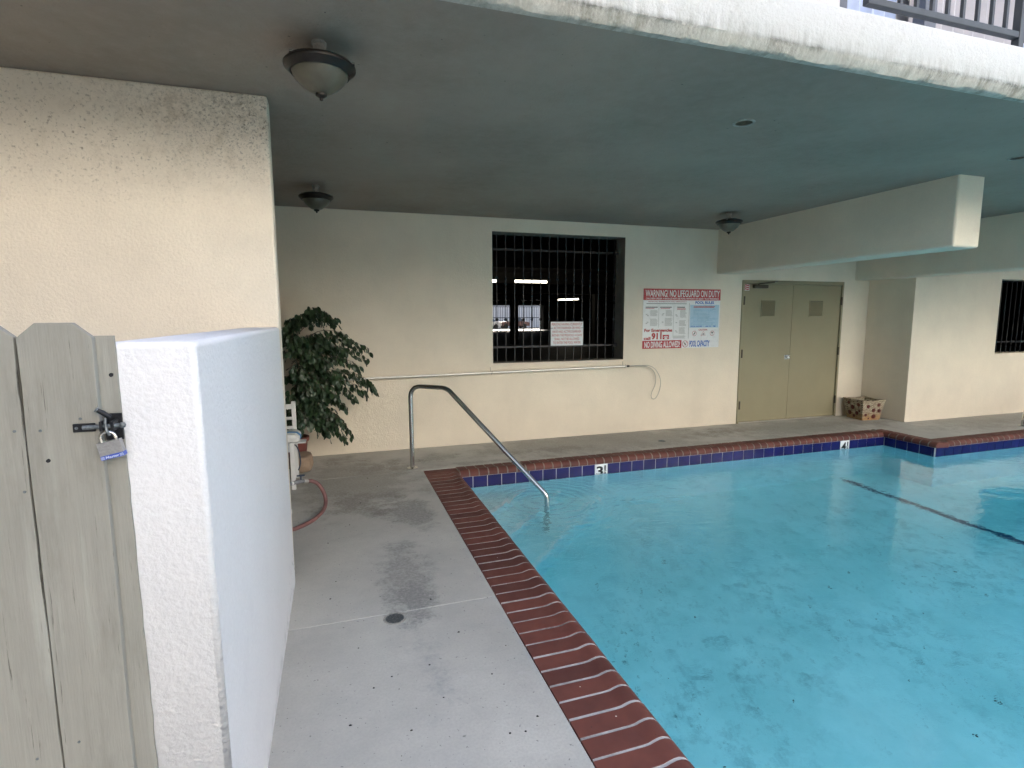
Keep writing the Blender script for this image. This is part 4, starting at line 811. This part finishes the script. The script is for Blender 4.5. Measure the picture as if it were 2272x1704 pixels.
# stand pipe
sp_ = thing('hose_standpipe', 'grey pipe tap on a white stake behind the near wall', 'tap', (-3.06, -.68, 0))
MB().box(-3.110, -3.076, -.70, -.665, 0, .72).build('stake', M['white_paint'], sp_, bevel=.004)
MB().tube(fillet([(-3.055, -.715, .035), (-3.055, -.715, .245), (-2.99, -.67, .245)], .02, 6), .015, 14).build('pipe', M['pvc'], sp_, smooth=True)
MB().lathe([(.022, -.02), (.022, .02)], (-3.055, -.715, .235), 14).build('elbow', M['pvc'], sp_); MB().lathe([(.0195, -.02), (.0195, .02)], (-3.055, -.715, .06), 14).build('coupling', M['pvc'], sp_); MB().box(-3.09, -3.03, -.74, -.69, 0, .034).build('foot_block', M['white_paint'], sp_, bevel=.003)
MB().tube([(-3.025, -.695, .245), (-3.013, -.686, .245)], .0165, 14).build('tape_band', M['white_paint'], sp_)
MB().tube([(-2.99, -.67, .245), (-2.955, -.645, .243), (-2.935, -.63, .238)], [.019, .014, .016], 12).build('tap_body', M['pvc'], sp_, smooth=True); MB().tube([(-2.935, -.63, .238), (-2.905, -.61, .228)], .0165, 12).build('hose_coupler', M['alu'], sp_, smooth=True)
MB().tube([(-2.955, -.645, .25), (-2.955, -.645, .285)], .006, 8).box(-2.985, -2.925, -.652, -.638, .285, .295).build('tap_handle', M['cable'], sp_)
tag(MB().tube(spline([(-2.915, -.615, .231), (-2.875, -.595, .222), (-2.83, -.585, .19), (-2.79, -.585, .12), (-2.775, -.61, .05), (-2.785, -.70, .018), (-2.815, -.83, .016), (-2.87, -.96, .016), (-2.95, -1.06, .016), (-3.05, -1.12, .016), (-3.3, -1.18, .016), (-3.6, -1.0, .016)], 8), .0155, 14).build('garden_hose', M['hose'], smooth=True), 'faded red garden hose looping from the tap to the deck', 'hose')

# ================================================================== basket by the door
bk = thing('woven_basket', 'mosaic woven basket with maroon discs beside the double door', 'basket', (4.95, .88, 0))
BM = Matrix.Translation((4.955, .875, 0)) @ Matrix.Rotation(R(-9), 4, 'Z')
def bring(w, d, z): return [BM @ Vector((sx_ * w, sy_ * d, z)) for sx_, sy_ in ((-1, -1), (1, -1), (1, 1), (-1, 1))]
r0, r1, r2, r3 = bring(.145, .155, .0), bring(.185, .195, .30), bring(.172, .182, .30), bring(.135, .145, .02)
MB().add(r0 + r1 + r2 + r3, [(0, 1, 2, 3)] + [(4 * j + i, 4 * j + (i + 1) % 4, 4 * j + 4 + (i + 1) % 4, 4 * j + 4 + i) for j in range(3) for i in range(4)] + [(12, 13, 14, 15)]).build('basket_body', M['basket'], bk, bevel=.006)
rim = [BM @ Vector((a * .186, b * .196, .300 + c)) for a, b, c in ((-1, -1, 0), (0, -1, -.006), (1, -1, .004), (1, 0, -.006), (1, 1, .004), (0, 1, -.006), (-1, 1, .0), (-1, 0, -.006), (-1, -1, 0))]
MB().tube(rim, .008, 8).build('rim', M['basket'], bk, smooth=True)
tilt = math.atan2(.04, .30)
for u, z, r in [(-.085, .215, .028), (.085, .235, .026), (.015, .155, .030), (.11, .145, .028), (-.105, .085, .022), (.03, .06, .034), (-.05, .03, .012)]:
    D = BM @ Matrix.Translation((u, -.155 - .04 * z / .30 - .001, z)) @ Matrix.Rotation(R(90) + tilt, 4, 'X'); MB().lathe([(r, -.001), (r, .004), (r * .8, .007), (0, .008)], (0, 0, 0), 18, None).v and None
    mbx = MB().lathe([(r, -.001), (r, .004), (r * .8, .007), (0, .008)], (0, 0, 0), 18); mbx.v = [tuple(D @ Vector(v)) for v in mbx.v]; mbx.build('disc', M['maroon'], bk, smooth=True)
for u, z, r in [(-.10, .23, .03), (.02, .18, .035), (.09, .24, .026), (-.06, .10, .03), (.08, .09, .033), (-.11, .14, .02), (.0, .05, .022)]:
    D = BM @ Matrix.Translation((-.145 - .04 * z / .30 - .001, u, z)) @ Matrix.Rotation(R(-90) - tilt, 4, 'Y'); mbx = MB().lathe([(r, -.001), (r, .004), (r * .8, .007), (0, .008)], (0, 0, 0), 18); mbx.v = [tuple(D @ Vector(v)) for v in mbx.v]; mbx.build('disc', M['maroon'], bk, smooth=True)

# ================================================================== deck drains and litter
def drain(lab, x, y, r, ang):
    d = thing('deck_drain', lab, 'drain', (x, y, 0), group='round deck drains')
    MB().lathe([(r * .80, .0012), (r, .0030), (r * 1.06, .0015), (r * 1.08, -.002)], (x, y, 0), 28, cap=False).build('rim', M['trim_grey'], d, smooth=True); MB().lathe([(r * .86, .0008), (0, .0009)], (x, y, 0), 24).build('well', M['rust_dark'], d)
    for k in range(-4, 5):
        o = k * r * .19; hl = math.sqrt(max(0, (r * .86) ** 2 - o * o)); X = Matrix.Translation((x, y, 0)) @ Matrix.Rotation(R(ang), 4, 'Z'); MB().box(-hl, hl, o - r * .045, o + r * .045, .001, .0026, X).build('slat', M['rust'], d)
drain('round slotted drain in the pale near deck', -2.409, -2.515, .056, 4); drain('small dark round drain in the deck below the rules sign', 1.206, .549, .05, 10)
def crumbs(name, spots, mat, zf, lab=None):
    mb = MB()
    for x, y, r in spots:
        n = 7; z = zf(x, y); vs = [(x + r * rnd.uniform(.6, 1.2) * math.cos(6.283 * k / n), y + r * rnd.uniform(.5, 1.1) * math.sin(6.283 * k / n), z) for k in range(n)] + [(x + rnd.uniform(-.3, .3) * r, y, z + r * .7)]
        mb.add(vs, [(k, (k + 1) % n, n) for k in range(n)])
    o = mb.build(name, mat); tag(o, kind='stuff', label=lab, cat='litter'); return o
sp = [(-2.55, -3.03, .006), (-2.47, -2.98, .005), (-2.65, -3.22, .007), (-2.43, -3.32, .006), (-2.52, -3.48, .006), (-2.60, -3.5, .005), (-2.28, -3.18, .004), (-2.05, -3.1, .005), (-2.08, -3.45, .006), (-2.02, -3.46, .006), (-1.95, -3.40, .006), (-1.93, -2.92, .004), (-2.2, -2.38, .007), (-2.73, -2.2, .006), (-2.70, -2.0, .005), (-2.6, -2.72, .004), (-2.3, -2.95, .005), (-2.12, -2.74, .007), (-2.35, -3.6, .005), (-2.5, -.62, .008), (-2.6, -1.1, .006), (-2.33, -.2, .006), (-2.4, .1, .007), (-2.75, -1.4, .006)]
sp += [(rnd.uniform(-2.9, -1.87), rnd.uniform(-3.8, -1.8), rnd.uniform(.0012, .003)) for k in range(45)]
crumbs('deck_litter', sp, M['debris'], lambda x, y: .0002, 'scattered dark crumbs and seeds on the pale near deck')
crumbs('coping_chips', [(-1.66, -3.50, .004), (-1.60, -3.42, .004), (-1.72, -3.3, .003), (-1.75, -2.35, .003), (-1.7, -2.0, .003), (-1.62, -3.62, .003)], M['chip'], lambda x, y: .0025, 'tiny white chips lying on the brick coping')
crumbs('sunken_litter', [(rnd.uniform(-1.2, 4.5), rnd.uniform(-4.6, -.9), rnd.choice([.005, .006, .008, .010, .014])) for k in range(60)], M['leaf_litter'], lambda x, y: fz(x) + .001, 'dark leaf scraps lying on the pool floor')
